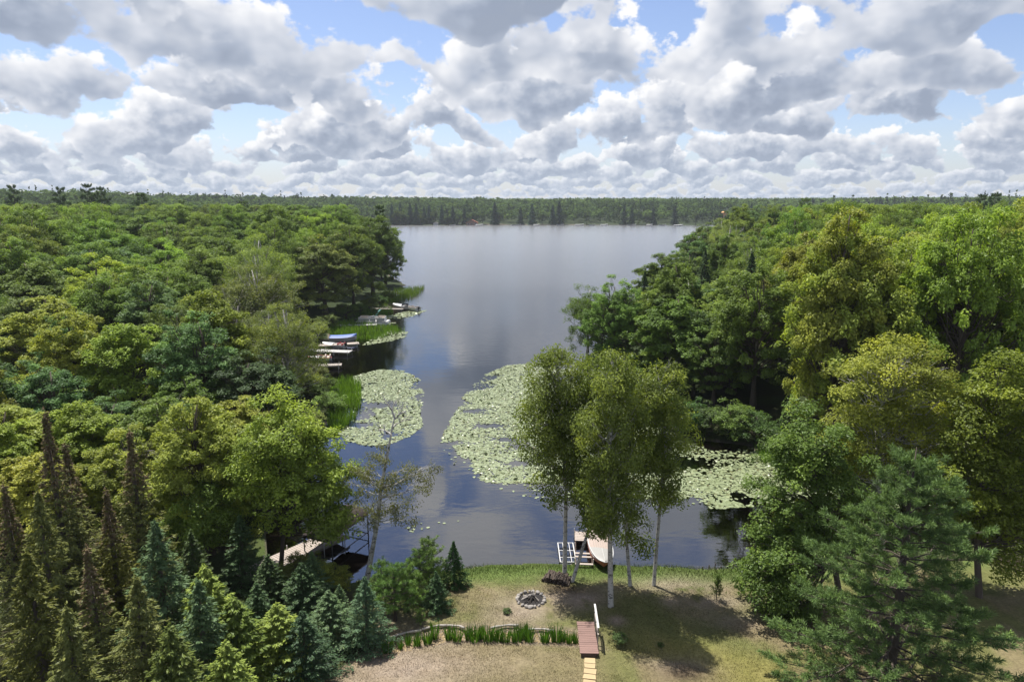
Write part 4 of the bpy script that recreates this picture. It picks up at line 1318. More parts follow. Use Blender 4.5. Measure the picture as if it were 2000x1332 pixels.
pads('lily_pads', 'patch of lily pads below the speedboat', [[(742, 632), (755, 618), (790, 609), (835, 606), (812, 615), (790, 626), (765, 633)]], 14, 15, size=0.21)
pads('lily_pads', 'few floating leaves adrift before the half-dead birch', [[(790, 1030), (840, 1010), (905, 1012), (900, 1024), (840, 1032), (800, 1040)]], 9, 19, size=0.10)


def reeds(name, label, pl, dens, h, col, seed, land=0.6):
    rng = np.random.default_rng(seed)
    P = pxpoly(pl, 0.0); x, y = scatter(P, dens, rng)
    n = fbm(x, y, 0.5, 3, seed)
    s = sdf(x, y); k = (rng.random(len(x)) < sstep(0.25, 0.5, n)) & (s < 5)
    x, y = x[k], y[k]; z = np.maximum(ground(x, y), -0.1)
    n = len(x)
    hh = h * (0.55 + 0.6 * rng.random(n)) * (0.7 + 0.6 * fbm(x, y, 0.6, 2, seed + 9)); w = 0.022 + 0.02 * rng.random(n)
    a = rng.random(n) * 6.28; lean = rng.normal(size=(n, 2)) * 0.22 * hh[:, None]
    b = np.stack([x, y, z - 0.03], -1); dv = np.stack([np.cos(a) * w, np.sin(a) * w, 0 * a], -1)
    mid = b + np.stack([lean[:, 0] * 0.35, lean[:, 1] * 0.35, hh * 0.6], -1)
    tip = b + np.stack([lean[:, 0], lean[:, 1], hh], -1)
    V = np.stack([b - dv, b + dv, mid + dv * 0.8, mid - dv * 0.8, tip], 1)
    i = (np.arange(n) * 5)[:, None]
    tint = np.clip(0.5 + 0.2 * rng.normal(size=n), 0.05, 1)
    mb = MB(); mb.v.append(V.reshape(-1, 3).astype(np.float32)); mb.n = 5 * n
    mb.q.append((i + np.array([[0, 1, 2, 3]])).astype(np.int32)); mb.qa.append(tint.astype(np.float32))
    mb.t.append((i + np.array([[3, 2, 4]])).astype(np.int32)); mb.ta.append(tint.astype(np.float32))
    o = obj(name, mb.mesh(name), MAT['blade']); o.color = (*col, 1)
    tag(o, label, 'reeds', kind='stuff')


RG = (0.115, 0.215, 0.028)
reeds('reed_bed', 'bright green reeds around the pontoon boat', [(636, 652), (640, 640), (690, 628), (705, 634), (765, 640), (792, 650), (760, 656), (735, 664), (690, 664), (655, 658)], 26, 1.1, RG, 2)
reeds('reed_bed', 'bright green reeds edging the left cove near the smaller lily mat', [(640, 830), (645, 760), (672, 745), (704, 742), (706, 790), (694, 818), (672, 838), (655, 850)], 38, 1.1, RG, 4)
reeds('reed_bed', 'reeds on the grassy point behind the speedboat', [(740, 602), (752, 582), (775, 572), (830, 562), (822, 574), (800, 585), (775, 590), (760, 598)], 14, 1.5, (0.12, 0.20, 0.03), 6)
reeds('reed_bed', 'dark green reeds under the trees behind the pontoon boat', [(690, 632), (700, 612), (762, 604), (768, 612), (740, 622)], 16, 1.1, (0.075, 0.15, 0.025), 10)
reeds('reed_bed', 'bright green tussock of reeds at the right end of the lily mat', [(1470, 872), (1500, 868), (1560, 885), (1580, 925), (1530, 918), (1490, 905)], 60, 0.9, (0.13, 0.24, 0.028), 12)


def lawn_grass():
    rng = np.random.default_rng(9)
    n = 210000
    x = -13 + rng.random(n) * 30; y = 21 + rng.random(n) * 17.5
    s = sdf(x, y)
    k = in_poly(x, y, LAWN) & (s > -0.12); x, y, s = x[k], y[k], s[k]
    dens = fbm(x, y, 0.8, 3, 4) + 0.35 * sstep(3.5, 1.0, s)
    sw = dist_line(x, y, SWALE)
    dens = dens - 0.35 * (sw < 0.5) * (x < 4.2)
    pit = at(1037, 1171, 0.6)
    k = (rng.random(len(x)) < sstep(0.18, 0.6, dens)) & (np.hypot(x - pit.x, y - pit.y) > 0.95)
    x, y, s = x[k], y[k], s[k]
    z = ground(x, y, s) - 0.22 * np.exp(-(dist_line(x, y, SWALE) / 0.55) ** 2)
    col = ground_colour(x, y, s, np.hypot(x, y)) * (0.75 + 0.7 * rng.random((len(x), 1))) * (1 + 0.06 * rng.normal(size=(len(x), 3)))
    n = len(x)
    hh = (0.035 + 0.05 * rng.random(n)) * (1 + 2.3 * sstep(1.8, 0.1, s)) ; w = 0.006 + 0.008 * rng.random(n)
    a = rng.random(n) * 6.28; lean = rng.normal(size=(n, 2)) * 0.5 * hh[:, None]
    b = np.stack([x, y, z - 0.01], -1); dv = np.stack([np.cos(a) * w, np.sin(a) * w, 0 * a], -1)
    V = np.stack([b - dv, b + dv, b + np.stack([lean[:, 0], lean[:, 1], hh], -1)], 1)
    mb = MB(); mb.add(V.reshape(-1, 3), None, np.arange(3 * n).reshape(n, 3), 0.5)
    me = mb.mesh('grass')
    ca = me.color_attributes.new('soil', 'FLOAT_COLOR', 'POINT')
    cc = np.repeat(np.concatenate([np.clip(col, 0.01, 1), np.ones((n, 1))], 1), 3, 0)
    ca.data.foreach_set('color', cc.astype(np.float32).ravel())
    m, t, o = material('grass_blades')
    att = t.node('ShaderNodeVertexColor', layer_name='soil')
    d = t.node('ShaderNodeBsdfDiffuse'); t.l.new(att.outputs[0], d.inputs[0])
    tr = t.node('ShaderNodeBsdfTranslucent'); t.l.new(att.outputs[0], tr.inputs[0])
    mx = t.node('ShaderNodeMixShader'); mx.inputs[0].default_value = 0.3
    t.l.new(d.outputs[0], mx.inputs[1]); t.l.new(tr.outputs[0], mx.inputs[2]); t.l.new(mx.outputs[0], o.inputs[0])
    tag(obj('grass', me, m), 'short patchy lawn grass, lusher along the shore', 'grass', kind='stuff')


lawn_grass()

# ------------------------------------------------------------------ things on the lawn
def frame_of(p0, p1):
    """foot, heading and length of a thing lying from p0 to p1 (its local +Y runs from p0 to p1)"""
    d = p1 - p0
    return math.atan2(-d.x, d.y), math.hypot(d.x, d.y)


def rock_mesh(name, seed, r, squash=0.75):
    rng = np.random.default_rng(seed)
    bm = bmesh.new(); bmesh.ops.create_icosphere(bm, subdivisions=2, radius=1.0)
    s = np.array([1 + 0.25 * rng.normal(), 1 + 0.2 * rng.normal(), squash])
    a = rng.normal(size=(4, 3)) * 1.6
    for v in bm.verts:
        q = np.array(v.co); k = 1 + 0.09 * sum(math.sin(float(q @ w) * 1.7 + i) for i, w in enumerate(a)) / 1.3
        v.co = q * s * k * r
    me = bpy.data.meshes.new(name); bm.to_mesh(me); bm.free()
    return me


# fire pit
_p = on(1037, 1171)
fp = thing('fire_pit', 'round fire pit ringed with grey fieldstones, charred sticks inside', 'fire pit', _p)
mb = MB()
_a = np.linspace(0, 2 * np.pi, 25)[:-1]
_r = np.array([0.0, 0.25, 0.45, 0.62])
mb.grid(np.stack([np.stack([r * np.cos(_a), r * np.sin(_a), 0.07 - 0.06 * (r / 0.62) ** 2 + 0.02 * np.sin(5 * _a + r * 9)], -1) for r in _r]), closed=True)
obj('ash_bed', mb.mesh('ash_bed'), MAT['ash'], fp)
_rocks = [rock_mesh('fieldstone_mesh%d' % i, 40 + i, 0.098) for i in range(5)]
rng = np.random.default_rng(31)
for i in range(19):
    a = 2 * math.pi * (i + 0.25 * rng.random()) / 19
    o = obj('stone', _rocks[i % 5], MAT['field_stone'], fp, (0.70 * math.cos(a), 0.70 * math.sin(a), 0.055), rz=rng.random() * 6)
    s = 0.8 + 0.5 * rng.random(); o.scale = (s, s * 0.9, s)
for i in range(13):
    a = rng.random() * 6.28; r = 0.30 + 0.2 * rng.random(); L = MB()
    L.tube([(r * math.cos(a), r * math.sin(a), 0.05), (0.1 * math.cos(a + 1), 0.1 * math.sin(a + 1), 0.22 + 0.12 * rng.random()), (-0.22 * math.cos(a + 0.4), -0.22 * math.sin(a + 0.4), 0.30 + 0.1 * rng.random())],
           [0.028, 0.024, 0.016], 6, cap=True)
    obj('stick', L.mesh('stick'), MAT['charred'] if i % 3 else MAT['dead_bark'], fp)

# woodpile at the foot of the leftmost birch
_p = on(1088, 1134)
wp = thing('woodpile', 'heap of dark split firewood at the foot of the leftmost lawn birch', 'woodpile', _p, rz=R(-22))
_log = MB(); _log.tube([(0, -0.21, 0), (0, 0, 0), (0, 0.21, 0)], 0.062, 7, cap=True); _log = _log.mesh('log')
for lay, n in enumerate((13, 12, 10)):
    for k in range(n):
        for row in range(2):
            o = obj('log', _log, MAT['firewood'] if rng.random() < 0.75 else MAT['cut_wood'], wp, ((k - (n - 1) / 2) * 0.115 + 0.02 * rng.normal(), (row - 0.5) * 0.40 + 0.03 * rng.normal(), 0.062 + lay * 0.105 + 0.01 * rng.normal()))
            o.rotation_euler = (0.06 * rng.normal(), 0, 0.18 * rng.normal()); s = 0.8 + 0.4 * rng.random(); o.scale = (s, 1, s)

# footbridge over the dry swale
a, b = on(1151, 1284), on(1143, 1229)
rz, L = frame_of(a, b)
fb = thing('footbridge', 'small red-brown plank footbridge with one white handrail', 'footbridge', (a.x, a.y, a.z), rz)
DK = 0.20
NP = 15
for k in range(NP):
    m = MB(); m.box((0, (k + 0.5) * L / NP, DK + 0.004 * rng.normal()), (0.80 + 0.015 * rng.normal(), L / NP - 0.014, 0.035), a=0.5)
    obj('plank', m.mesh('plank'), MAT['timber_red'], fb)
for sx in (-1, 1):
    m = MB(); m.box((sx * 0.33, L / 2, DK - 0.10), (0.045, L * 0.98, 0.15)); obj('stringer', m.mesh('stringer'), MAT['timber_dark'], fb)
m = MB(); m.box((0, 0.015, DK - 0.10), (0.62, 0.03, 0.14)); obj('end_board', m.mesh('end_board'), MAT['timber_dark'], fb)
hr = thing('handrail', None, None); hr.parent = fb
for k in range(3):
    m = MB(); m.box((0.43, L * (0.34 + 0.32 * k), DK + 0.38), (0.05, 0.05, 0.95)); obj('post', m.mesh('post'), MAT['timber_grey'], hr)
for dz, w in ((0.84, 0.085), (0.50, 0.05)):
    m = MB(); m.box((0.43, L * 0.66, DK + dz), (w, L * 0.80, 0.035)); obj('rail', m.mesh('rail'), MAT['white_alu' if dz > 0.6 else 'timber_grey'], hr)
# path of sandstone slabs leading to the bridge
pa = thing('path', None, None, (0, 0, 0)); tag(pa, kind='structure')
for k in range(7):
    q = on(1152 - 0.35 * k * k * 0.35, 1291 + 10.6 * k); q2 = on(1152 - 0.35 * (k + 1) ** 2 * 0.35, 1291 + 10.6 * (k + 1))
    rz2, L2 = frame_of(q2, q)
    m = MB(); w = 0.50 + 0.03 * rng.normal(); dl = (L2 - 0.075) / 2
    x0, x1 = -w / 2, w / 2
    j = 0.02 * rng.normal(size=8)
    top = np.array([(x0 + j[0], -dl + j[1], 0.05), (x1 + j[2], -dl + j[3], 0.05), (x1 + j[4], dl + j[5] * 0.5, 0.055), (x0 + j[6], dl + j[7] * 0.5, 0.05)]); bot = top * [1.03, 1.03, 1] - [0, 0, 0.09]
    m.add(np.vstack([bot, top]), [(3, 2, 1, 0), (4, 5, 6, 7), (0, 1, 5, 4), (1, 2, 6, 5), (2, 3, 7, 6), (3, 0, 4, 7)])
    obj('paving_slab', m.mesh('paving_slab'), MAT['sandstone'], pa, (q.x, q.y, q.z + 0.01), rz2)

# log edging along the swale
LOGS = [((762, 1245), (822, 1230), 'leftmost pale log of the swale edging, beside the bluish spruce'), ((824, 1229), (872, 1221), 'pale log of the swale edging behind the first tall iris'), ((874, 1221), (908, 1226), 'short pale log of the swale edging sloping right'),
        ((958, 1226), (1012, 1221), 'pale log half hidden behind the iris row'), ((1028, 1229), (1082, 1229), 'rightmost pale log of the swale edging, near the footbridge')]
for (p0, p1, lab) in LOGS:
    a, b = on(*p0), on(*p1); rz, L = frame_of(a, b)
    m = MB(); n = 9; s = np.linspace(0, 1, n)
    m.tube(np.stack([0.05 * np.sin(s * 7 + L), s * L, 0.05 + 0.015 * np.sin(s * 11)], -1), 0.055 + 0.012 * np.sin(s * 9), 8, cap=True)
    tag(obj('edging_log', m.mesh('edging_log', True), MAT['dead_bark'], None, (a.x, a.y, a.z - 0.02), rz), lab, 'log', 'logs edging the swale')


# irises in the swale
def iris_mesh(seed, n=60, h=0.85, r=0.17):
    rng = np.random.default_rng(seed)
    a = rng.random(n) * 6.28; rr = r * np.sqrt(rng.random(n)); w = 0.013 + 0.008 * rng.random(n)
    b = np.stack([rr * np.cos(a), rr * np.sin(a), 0 * a - 0.02], -1)
    out = np.stack([np.cos(a), np.sin(a), 0 * a], -1) * (0.06 + 0.20 * rng.random(n))[:, None] + 0.05 * rng.normal(size=(n, 3)) * [1, 1, 0]
    hh = h * (0.6 + 0.45 * rng.random(n)); c = rng.random(n) * 6.28
    dv = np.stack([np.cos(c) * w, np.sin(c) * w, 0 * c], -1)
    mid = b + out * 0.4 + np.stack([0 * a, 0 * a, hh * 0.6], -1); tip = b + out + np.stack([0 * a, 0 * a, hh], -1)
    V = np.stack([b - dv, b + dv, mid + dv, mid - dv, tip], 1)
    m = MB(); i = (np.arange(n) * 5)[:, None]; t = np.clip(0.5 + 0.2 * rng.normal(size=n), 0, 1)
    m.v.append(V.reshape(-1, 3).astype(np.float32)); m.n = 5 * n
    m.q.append((i + np.array([[0, 1, 2, 3]])).astype(np.int32)); m.qa.append(t.astype(np.float32))
    m.t.append((i + np.array([[3, 2, 4]])).astype(np.int32)); m.ta.append(t.astype(np.float32))
    return m.mesh('iris_mesh')


_iris = [iris_mesh(60 + i) for i in range(5)]
TUFTS = [(757, 1268, 1.0), (782, 1262, 0.55), (797, 1253, 0.7), (814, 1257, 0.85), (835, 1252, 0.95), (849, 1240, 1.0), (877, 1244, 0.95), (893, 1249, 1.05), (916, 1244, 0.95), (926, 1250, 1.05), (938, 1243, 1.0), (953, 1250, 1.15), (966, 1244, 0.85),
         (973, 1250, 0.8), (988, 1250, 1.1), (1010, 1251, 1.1), (1018, 1241, 0.95), (1034, 1250, 1.0), (1030, 1240, 0.9), (1064, 1250, 1.0), (1086, 1249, 1.1), (1099, 1245, 0.75), (1112, 1251, 0.8), (1124, 1250, 0.7)]
for i, (a, b, s) in enumerate(TUFTS):
    p = on(a, b); p.z -= 0.16
    o = obj('iris_clump', _iris[i % 5], MAT['blade'], None, p, rz=i * 1.7); o.scale = (s * 1.0, s * 1.0, s * 1.05); o.color = (0.068, 0.155, 0.022, 1)
    tag(o, f"upright green iris clump in the swale, {ORD[i]} from the left" if i else 'upright green iris clump at the left end of the swale, touching the spruce', 'iris', 'iris clumps along the swale')

# gravel on the floor of the swale
m = MB(); n = 2600
i0 = rng.integers(0, 5, n); f = rng.random(n)
S = np.array([(q.x, q.y) for q in SWALE]); q = S[i0] + (S[i0 + 1] - S[i0]) * f[:, None] + rng.normal(size=(n, 2)) * 0.30
zz = ground(q[:, 0], q[:, 1]) - 0.22 * np.exp(-(dist_line(q[:, 0], q[:, 1], SWALE) / 0.55) ** 2)
r = 0.018 + 0.03 * rng.random(n)
c = np.stack([q[:, 0], q[:, 1], zz + r * 0.3], -1)
O = np.array([(1, 0, 0), (0, 1, 0), (-1, 0, 0), (0, -1, 0), (0.1, 0.1, 0.8)])
V = c[:, None] + O[None] * r[:, None, None] * (1 + 0.3 * rng.normal(size=(n, 5, 1)))
i = (np.arange(n) * 5)[:, None]
m.add(V.reshape(-1, 3), None, np.concatenate([i + np.array([[k, (k + 1) % 4, 4]]) for k in range(4)]))
tag(obj('gravel', m.mesh('gravel'), MAT['sandstone']), 'pale gravel strewn along the swale between the irises', 'gravel', kind='stuff')


# ------------------------------------------------------------------ boats and docks
def hull_sections(L, B, D, n=15, full=0.62, flare=0.78, rise=0.35, transom=0.88):
    """stations from stern (y=0) to bow (y=L): half breadth at gunwale, at chine, keel height, gunwale height"""
    s = np.linspace(0, 1, n)
    hb = B / 2 * np.where(s < full, transom + (1 - transom) * np.sin(np.pi / 2 * s / full), np.sqrt(np.clip(1 - ((s - full) / (1 - full)) ** 2.2, 0.0004, 1)))
    keel = 0.02 + D * 0.75 * np.clip((s - 0.72) / 0.28, 0, 1) ** 2.2
    gun = D * (1 + rise * s ** 2.5)
    return s * L, hb, hb * flare * (1 - 0.5 * np.clip((s - 0.7) / 0.3, 0, 1)), keel, gun


def hull_mesh(name, L, B, D, **kw):
    y, hb, cb, keel, gun = hull_sections(L, B, D, **kw)
    ch = keel + (gun - keel) * 0.32
    P = np.stack([np.stack([-hb, y, gun], -1), np.stack([-(hb + cb) / 2 * 1.0, y, (ch + gun) / 2], -1), np.stack([-cb, y, ch], -1), np.stack([0 * y, y, keel], -1), np.stack([cb, y, ch], -1), np.stack([(hb + cb) / 2, y, (ch + gun) / 2], -1), np.stack([hb, y, gun], -1)], 1)
    m = MB(); m.grid(P)
    m.add(P[0], None, [(0, 1, 2), (0, 2, 3), (0, 3, 6), (3, 4, 6), (4, 5, 6)])
    return m.mesh(name, False), (y, hb, cb, keel, gun)


def gunwale(sec, r=0.03):
    y, hb, cb, keel, gun = sec
    m = MB()
    P = np.concatenate([np.stack([-hb, y, gun], -1), np.stack([hb, y, gun], -1)[::-1]])
    m.tube(P, r, 6)
    m.tube([P[0], (P[0] + P[-1]) / 2, P[-1]], r, 6)
    return m.mesh('gunwale', True)


def inner(sec, i0, i1, drop, crown=0.0, inset=0.02, nx=9):
    y, hb, cb, keel, gun = sec
    u = np.linspace(-1, 1, nx)
    P = np.stack([np.stack([u * (hb[i] - inset), np.full(nx, y[i]), np.full(nx, gun[i] - drop) + crown * (1 - u ** 2)], -1) for i in range(i0, i1)])
    m = MB(); m.grid(P[:, ::-1]); return m


# the boat pulled up at the lawn: bow towards the lawn
tip, stern = at(1177, 1108, 0.45), at(1163, 1030, 0.45)
rz, L = frame_of(stern, tip)
ob = thing('rowing_boat', 'aluminium boat with rust-red sides pulled up on the lawn shore, bow on the grass', 'boat', (stern.x, stern.y, -0.02), rot=(R(1.6), R(-9), rz))
me, sec = hull_mesh('hull', L, 1.42, 0.50, full=0.45, rise=0.30, transom=0.9, n=25, flare=0.93)
hu = obj('hull', me, MAT['boat_red'], ob)
obj('gunwale', gunwale(sec, 0.028), MAT['boat_white'], ob)
obj('foredeck', inner(sec, 15, 25, 0.0, 0.07).mesh('foredeck', True), MAT['boat_grey'], ob)
fl = obj('cover', inner(sec, 0, 16, 0.03, 0.035).mesh('cover', True), MAT['boat_beige'], ob)
y, hb, cb, keel, gun = sec
for k in range(-3, 4):
    m = MB(); m.tube([(k * 0.15 * (1 - 0.12 * s), y[i], gun[i] - 0.01 + 0.035 * (1 - (k * 0.15 / hb[i]) ** 2)) for i, s in ((0, 0), (6, 0.2), (11, 0.5), (15, 0.8))], 0.016, 5)
    obj('rib', m.mesh('rib'), MAT['timber_pale'], fl)
m = MB(); m.tube([(0, y[i], gun[i] + 0.08) for i in (15, 19, 23)], [0.012, 0.014, 0.01], 5); obj('deck_seam', m.mesh('deck_seam'), MAT['boat_white'], ob)
m = MB(); m.tube([(-hb[i] * 0.985, y[i], (gun[i] + keel[i]) / 2 + 0.14) for i in range(2, 24, 3)], 0.014, 5); m.tube([(hb[i] * 0.985, y[i], (gun[i] + keel[i]) / 2 + 0.14) for i in range(2, 24, 3)], 0.014, 5)
obj('rub_strip', m.mesh('rub_strip'), MAT['boat_white'], ob)


def dock(name, label, p0, p1, width, plank_mat, z=0.32, pw=0.14, gap=0.02, missing=(), rails='timber_grey', posts=3, group=None, post_top=0.25):
    rz, L = frame_of(p0, p1)
    o = thing(name, label, 'dock', (p0.x, p0.y, 0), rz, group)
    n = int(L / (pw + gap)); me = MB(); me.box((0, 0, 0), (width, pw, 0.04)); me = me.mesh('plank')
    for k in range(n):
        if any(a <= k / n < b for a, b in missing): continue
        obj('plank', me, MAT[plank_mat], o, (0, (k + 0.5) * (pw + gap), z))
    for sx in (-1, 1):
        m = MB(); m.box((sx * (width / 2 - 0.04), L / 2, z - 0.085), (0.05, L, 0.12)); obj('side_beam', m.mesh('side_beam'), MAT[rails], o)
        for k in range(posts):
            yy = L * (0.06 + 0.88 * k / max(1, posts - 1))
            m = MB(); m.tube([(sx * (width / 2 + 0.02), yy, -0.9), (sx * (width / 2 + 0.02), yy, z + post_top)], 0.028, 6, cap=True); obj('post', m.mesh('post'), MAT['alu'], o)
    return o


# the half-stripped dock beside the boat
dk = dock('dock', 'stripped boat dock left of the beached boat, pale panel at its far end', at(1141, 1103, 0.3), at(1138, 1036, 0.3), 1.0, 'timber_pale', z=0.30, pw=0.17, gap=0.03, missing=((0.03, 0.06), (0.10, 0.16), (0.21, 0.27), (0.32, 0.66),), rails='timber_dark', posts=3)
# ladder-like aluminium frame lying in the shallows
p0, p1 = at(1110, 1098, 0.18), at(1104, 1060, 0.18)
rz, L = frame_of(p0, p1)
fr = thing('dock_ladder', 'white ladder-like aluminium dock section lying in the shallows left of the dock', 'dock section', (p0.x, p0.y, 0), rz)
for x in (-0.45, -0.17, 0.20, 0.45):
    m = MB(); m.box((x, L / 2, 0.18), (0.055 if abs(x) > 0.3 else 0.035, L, 0.07)); obj('rail', m.mesh('rail'), MAT['white_alu'], fr)
for f in (0.008, 0.25, 0.60, 0.99):
    m = MB(); m.box((0, L * f, 0.18 if f not in (0.25, 0.60) else 0.165), (0.86 if 0.1 < f < 0.9 else 0.94, 0.05, 0.055)); obj('cross_bar', m.mesh('cross_bar'), MAT['white_alu'], fr)
for x in (-0.45, 0.45):
    m = MB(); m.tube([(x, L * 0.93, -0.5), (x, L * 0.93, 0.14)], 0.03, 6, cap=True); obj('leg', m.mesh('leg'), MAT['alu'], fr)

# stakes along the right shore
for i, a in enumerate(range(1372, 1446, 12)):
    p = at(a, 1110.5 - (a - 1372) * 0.02, 0.1); m = MB(); m.tube([(0, 0, -0.3), (0.02, 0, 0.22 + 0.08 * (i % 3))], [0.035, 0.03], 6, cap=True)
    tag(obj('stake', m.mesh('stake'), MAT['timber_dark'], None, (p.x, p.y, 0.02)), f"short dark stake at the right lawn shore, {ORD[i]} from the left", 'stake', 'stakes along the lawn shore')

# neighbour's dock and covered boat lift in the left cove
dock('dock', 'long pale neighbour’s dock angling through the trees of the left cove', at(470, 1128, 0.4), at(668, 1040, 0.4), 1.5, 'timber_pale', z=0.42, posts=5)
p0, p1 = at(612, 1050, 1.6), at(698, 992, 1.6)
rz, L = frame_of(p0, p1)
bl = thing('boat_lift', 'boat lift with a rounded dark brown canopy in the left cove', 'boat lift', (p0.x, p0.y, 0), rz)
m = MB(); u = np.linspace(-1, 1, 13); s = np.linspace(0, 1, 11)
prof = np.stack([np.stack([1.05 * np.sin(u * 1.45) / math.sin(1.45) * (1 - 0.45 * max(0, (abs(t - 0.5) - 0.42) / 0.08) ** 2 * 0.5), np.full(13, t * L), 1.45 + 0.55 * np.cos(u * 1.45) * (1 - 0.6 * max(0, (abs(t - 0.5) - 0.42) / 0.08) ** 2)], -1) for t in s])
m.grid(prof); m.grid(prof[:, ::-1] - [0, 0, 0.02])
m.add(prof[-1], None, [(0, k, k + 1) for k in range(1, 12)]); m.add(prof[0], None, [(0, k + 1, k) for k in range(1, 12)])
obj('canopy', m.mesh('canopy', True), MAT['canvas_brown'], bl)
for sx in (-1, 1):
    for yy in (0.35, L - 0.35):
        m = MB(); m.tube([(sx * 0.98, yy, -1.0), (sx * 0.98, yy, 1.50)], 0.035, 6, cap=True); obj('post', m.mesh('post'), MAT['steel_dark'], bl)
    m = MB(); m.tube([(sx * 0.98, 0.3, 0.35), (sx * 0.98, L - 0.3, 0.35)], 0.03, 6, cap=True); obj('side_beam', m.mesh('side_beam'), MAT['steel_dark'], bl)
for yy in (0.35, L - 0.35):
    m = MB(); m.tube([(-0.98, yy, 0.25), (0.98, yy, 0.25)], 0.03, 6, cap=True); obj('cross_beam', m.mesh('cross_beam'), MAT['steel_dark'], bl)


def outboard(parent, pos, s=1.0):
    m = MB(); m.box((0, -0.10, 0.32), (0.26 * s, 0.34 * s, 0.42 * s), rx=-0.15); m.box((0, -0.12, 0.50), (0.20 * s, 0.26 * s, 0.14 * s), rx=-0.15)
    om = obj('outboard_motor', m.mesh('outboard_motor'), MAT['black_plastic'], parent, pos)
    m = MB(); m.tube([(0, -0.12, 0.2), (0, -0.16, -0.5)], 0.06, 6, cap=True); obj('drive_leg', m.mesh('drive_leg'), MAT['steel_dark'], om)


def motorboat(name, label, p_stern, p_bow, B, D, hullmat, cover=None, windshield=True, stripe='boat_trim_grey', motor=True, seats=True, group=None, seatmat='vinyl_tan'):
    rz, L = frame_of(p_stern, p_bow)
    o = thing(name, label, 'boat', (p_stern.x, p_stern.y, -0.18), rz, group)
    me, sec = hull_mesh('hull', L, B, D, full=0.5, n=17)
    obj('hull', me, MAT[hullmat], o); obj('gunwale', gunwale(sec, 0.035), MAT[stripe], o)
    y, hb, cb, keel, gun = sec
    if cover:
        obj('cover', inner(sec, 0, 17, -0.01, 0.32).mesh('cover', True), MAT[cover], o)
    else:
        obj('foredeck', inner(sec, 8, 17, 0.0, 0.10).mesh('foredeck', True), MAT[hullmat], o)
        obj('cockpit_floor', inner(sec, 0, 9, D * 0.55, 0.0).mesh('cockpit_floor'), MAT['boat_trim_grey'], o)
        if seats:
            for yy in (y[2], y[5]):
                for sx in (-1, 1):
                    m = MB(); m.box((sx * B * 0.22, yy, D * 0.72), (B * 0.28, 0.42, 0.30)); m.box((sx * B * 0.22, yy - 0.2, D * 1.05), (B * 0.28, 0.12, 0.42)); obj('seat', m.mesh('seat'), MAT[seatmat], o)
    if windshield:
        m = MB(); yy = y[9]; g = gun[9] + 0.03
        pts = [(-B * 0.42, yy - 0.35), (-B * 0.33, yy + 0.1), (0, yy + 0.28), (B * 0.33, yy + 0.1), (B * 0.42, yy - 0.35)]
        m.grid(np.array([[(a, b, g) for a, b in pts], [(a * 0.9, b - 0.22, g + 0.36) for a, b in pts]])); obj('windshield', m.mesh('windshield'), MAT['glass_dark'], o)
    if motor: outboard(o, (0, -0.02, D * 0.6))
    return o


GD = 'docks along the left shore'
dock('dock', 'grey dock leading to the speedboat at the left point', at(722, 603, 0.4), at(790, 604, 0.4), 1.3, 'timber_grey', z=0.45, posts=4, group=GD, pw=0.30)
motorboat('speedboat', 'white and grey speedboat with black outboard off the left point', at(817, 606, 0.2), at(768, 600, 0.2), 2.1, 0.85, 'boat_white')
# pontoon boat
p0, p1 = at(694, 632, 0.2), at(758, 632, 0.2)
rz, L = frame_of(p0, p1)
pb = thing('pontoon_boat', 'white pontoon boat with fence panels moored among the bright reeds', 'boat', (p0.x, p0.y + 1.2, 0), rz)
for sx in (-0.85, 0.85):
    m = MB(); m.tube([(sx, 0.0, 0.22), (sx, 0.35, 0.16), (sx, L * 0.5, 0.15), (sx, L, 0.15)], [0.05, 0.28, 0.30, 0.30], 10, cap=True); obj('pontoon', m.mesh('pontoon', True), MAT['alu'], pb)
m = MB(); m.box((0, L / 2, 0.47), (2.4, L * 0.97, 0.10)); obj('deck', m.mesh('deck'), MAT['boat_white'], pb)
for sx in (-1, 1):
    for k, (a, b) in enumerate(((0.10, 0.42), (0.45, 0.62), (0.65, 0.88))):
        m = MB(); m.box((sx * 1.15, L * (a + b) / 2, 0.86), (0.05, L * (b - a), 0.62)); pn = obj('fence_panel', m.mesh('fence_panel'), MAT['boat_white'], pb)
        m = MB(); m.box((sx * 1.15 + sx * 0.03, L * (a + b) / 2, 0.86), (0.02, L * (b - a) * 0.94, 0.10)); obj('stripe', m.mesh('stripe'), MAT['boat_trim_grey'], pn)
for a in (0.10, 0.88):
    m = MB(); m.box((0, L * a, 0.86), (2.2, 0.05, 0.60)); obj('fence_panel', m.mesh('fence_panel'), MAT['boat_white'], pb)
for (x, yy, w, l) in ((-0.75, 0.20, 0.6, 1.3), (0.75, 0.20, 0.6, 1.3), (-0.75, 0.75, 0.6, 1.2), (0.75, 0.72, 0.6, 0.9)):
    m = MB(); m.box((x, L * yy, 0.76), (w, l, 0.46)); m.box((x * 1.32, L * yy, 1.08), (0.16, l, 0.35)); obj('seat', m.mesh('seat'), MAT['vinyl_tan'], pb)
m = MB(); m.box((0.5, L * 0.52, 0.95), (0.7, 0.5, 0.85)); m.box((0.5, L * 0.54, 1.42), (0.6, 0.06, 0.25), rx=0.4); obj('console', m.mesh('console'), MAT['boat_trim_grey'], pb)
m = MB()
for sx in (-1.05, 1.05): m.tube([(sx, L * 0.55, 1.15), (sx, L * 0.66, 1.9), (sx, L * 0.70, 2.25)], 0.03, 5)
m.tube([(-1.05, L * 0.70, 2.25), (1.05, L * 0.70, 2.25)], 0.10, 6); obj('folded_bimini', m.mesh('folded_bimini'), MAT['tarp_green'], pb)
outboard(pb, (0, -0.05, 0.25), 1.2)
dock('dock', 'low white dock in front of the pontoon boat', at(650, 636, 0.3), at(738, 634.5, 0.3), 1.2, 'dock_white', z=0.36, posts=4, group=GD, pw=0.30)
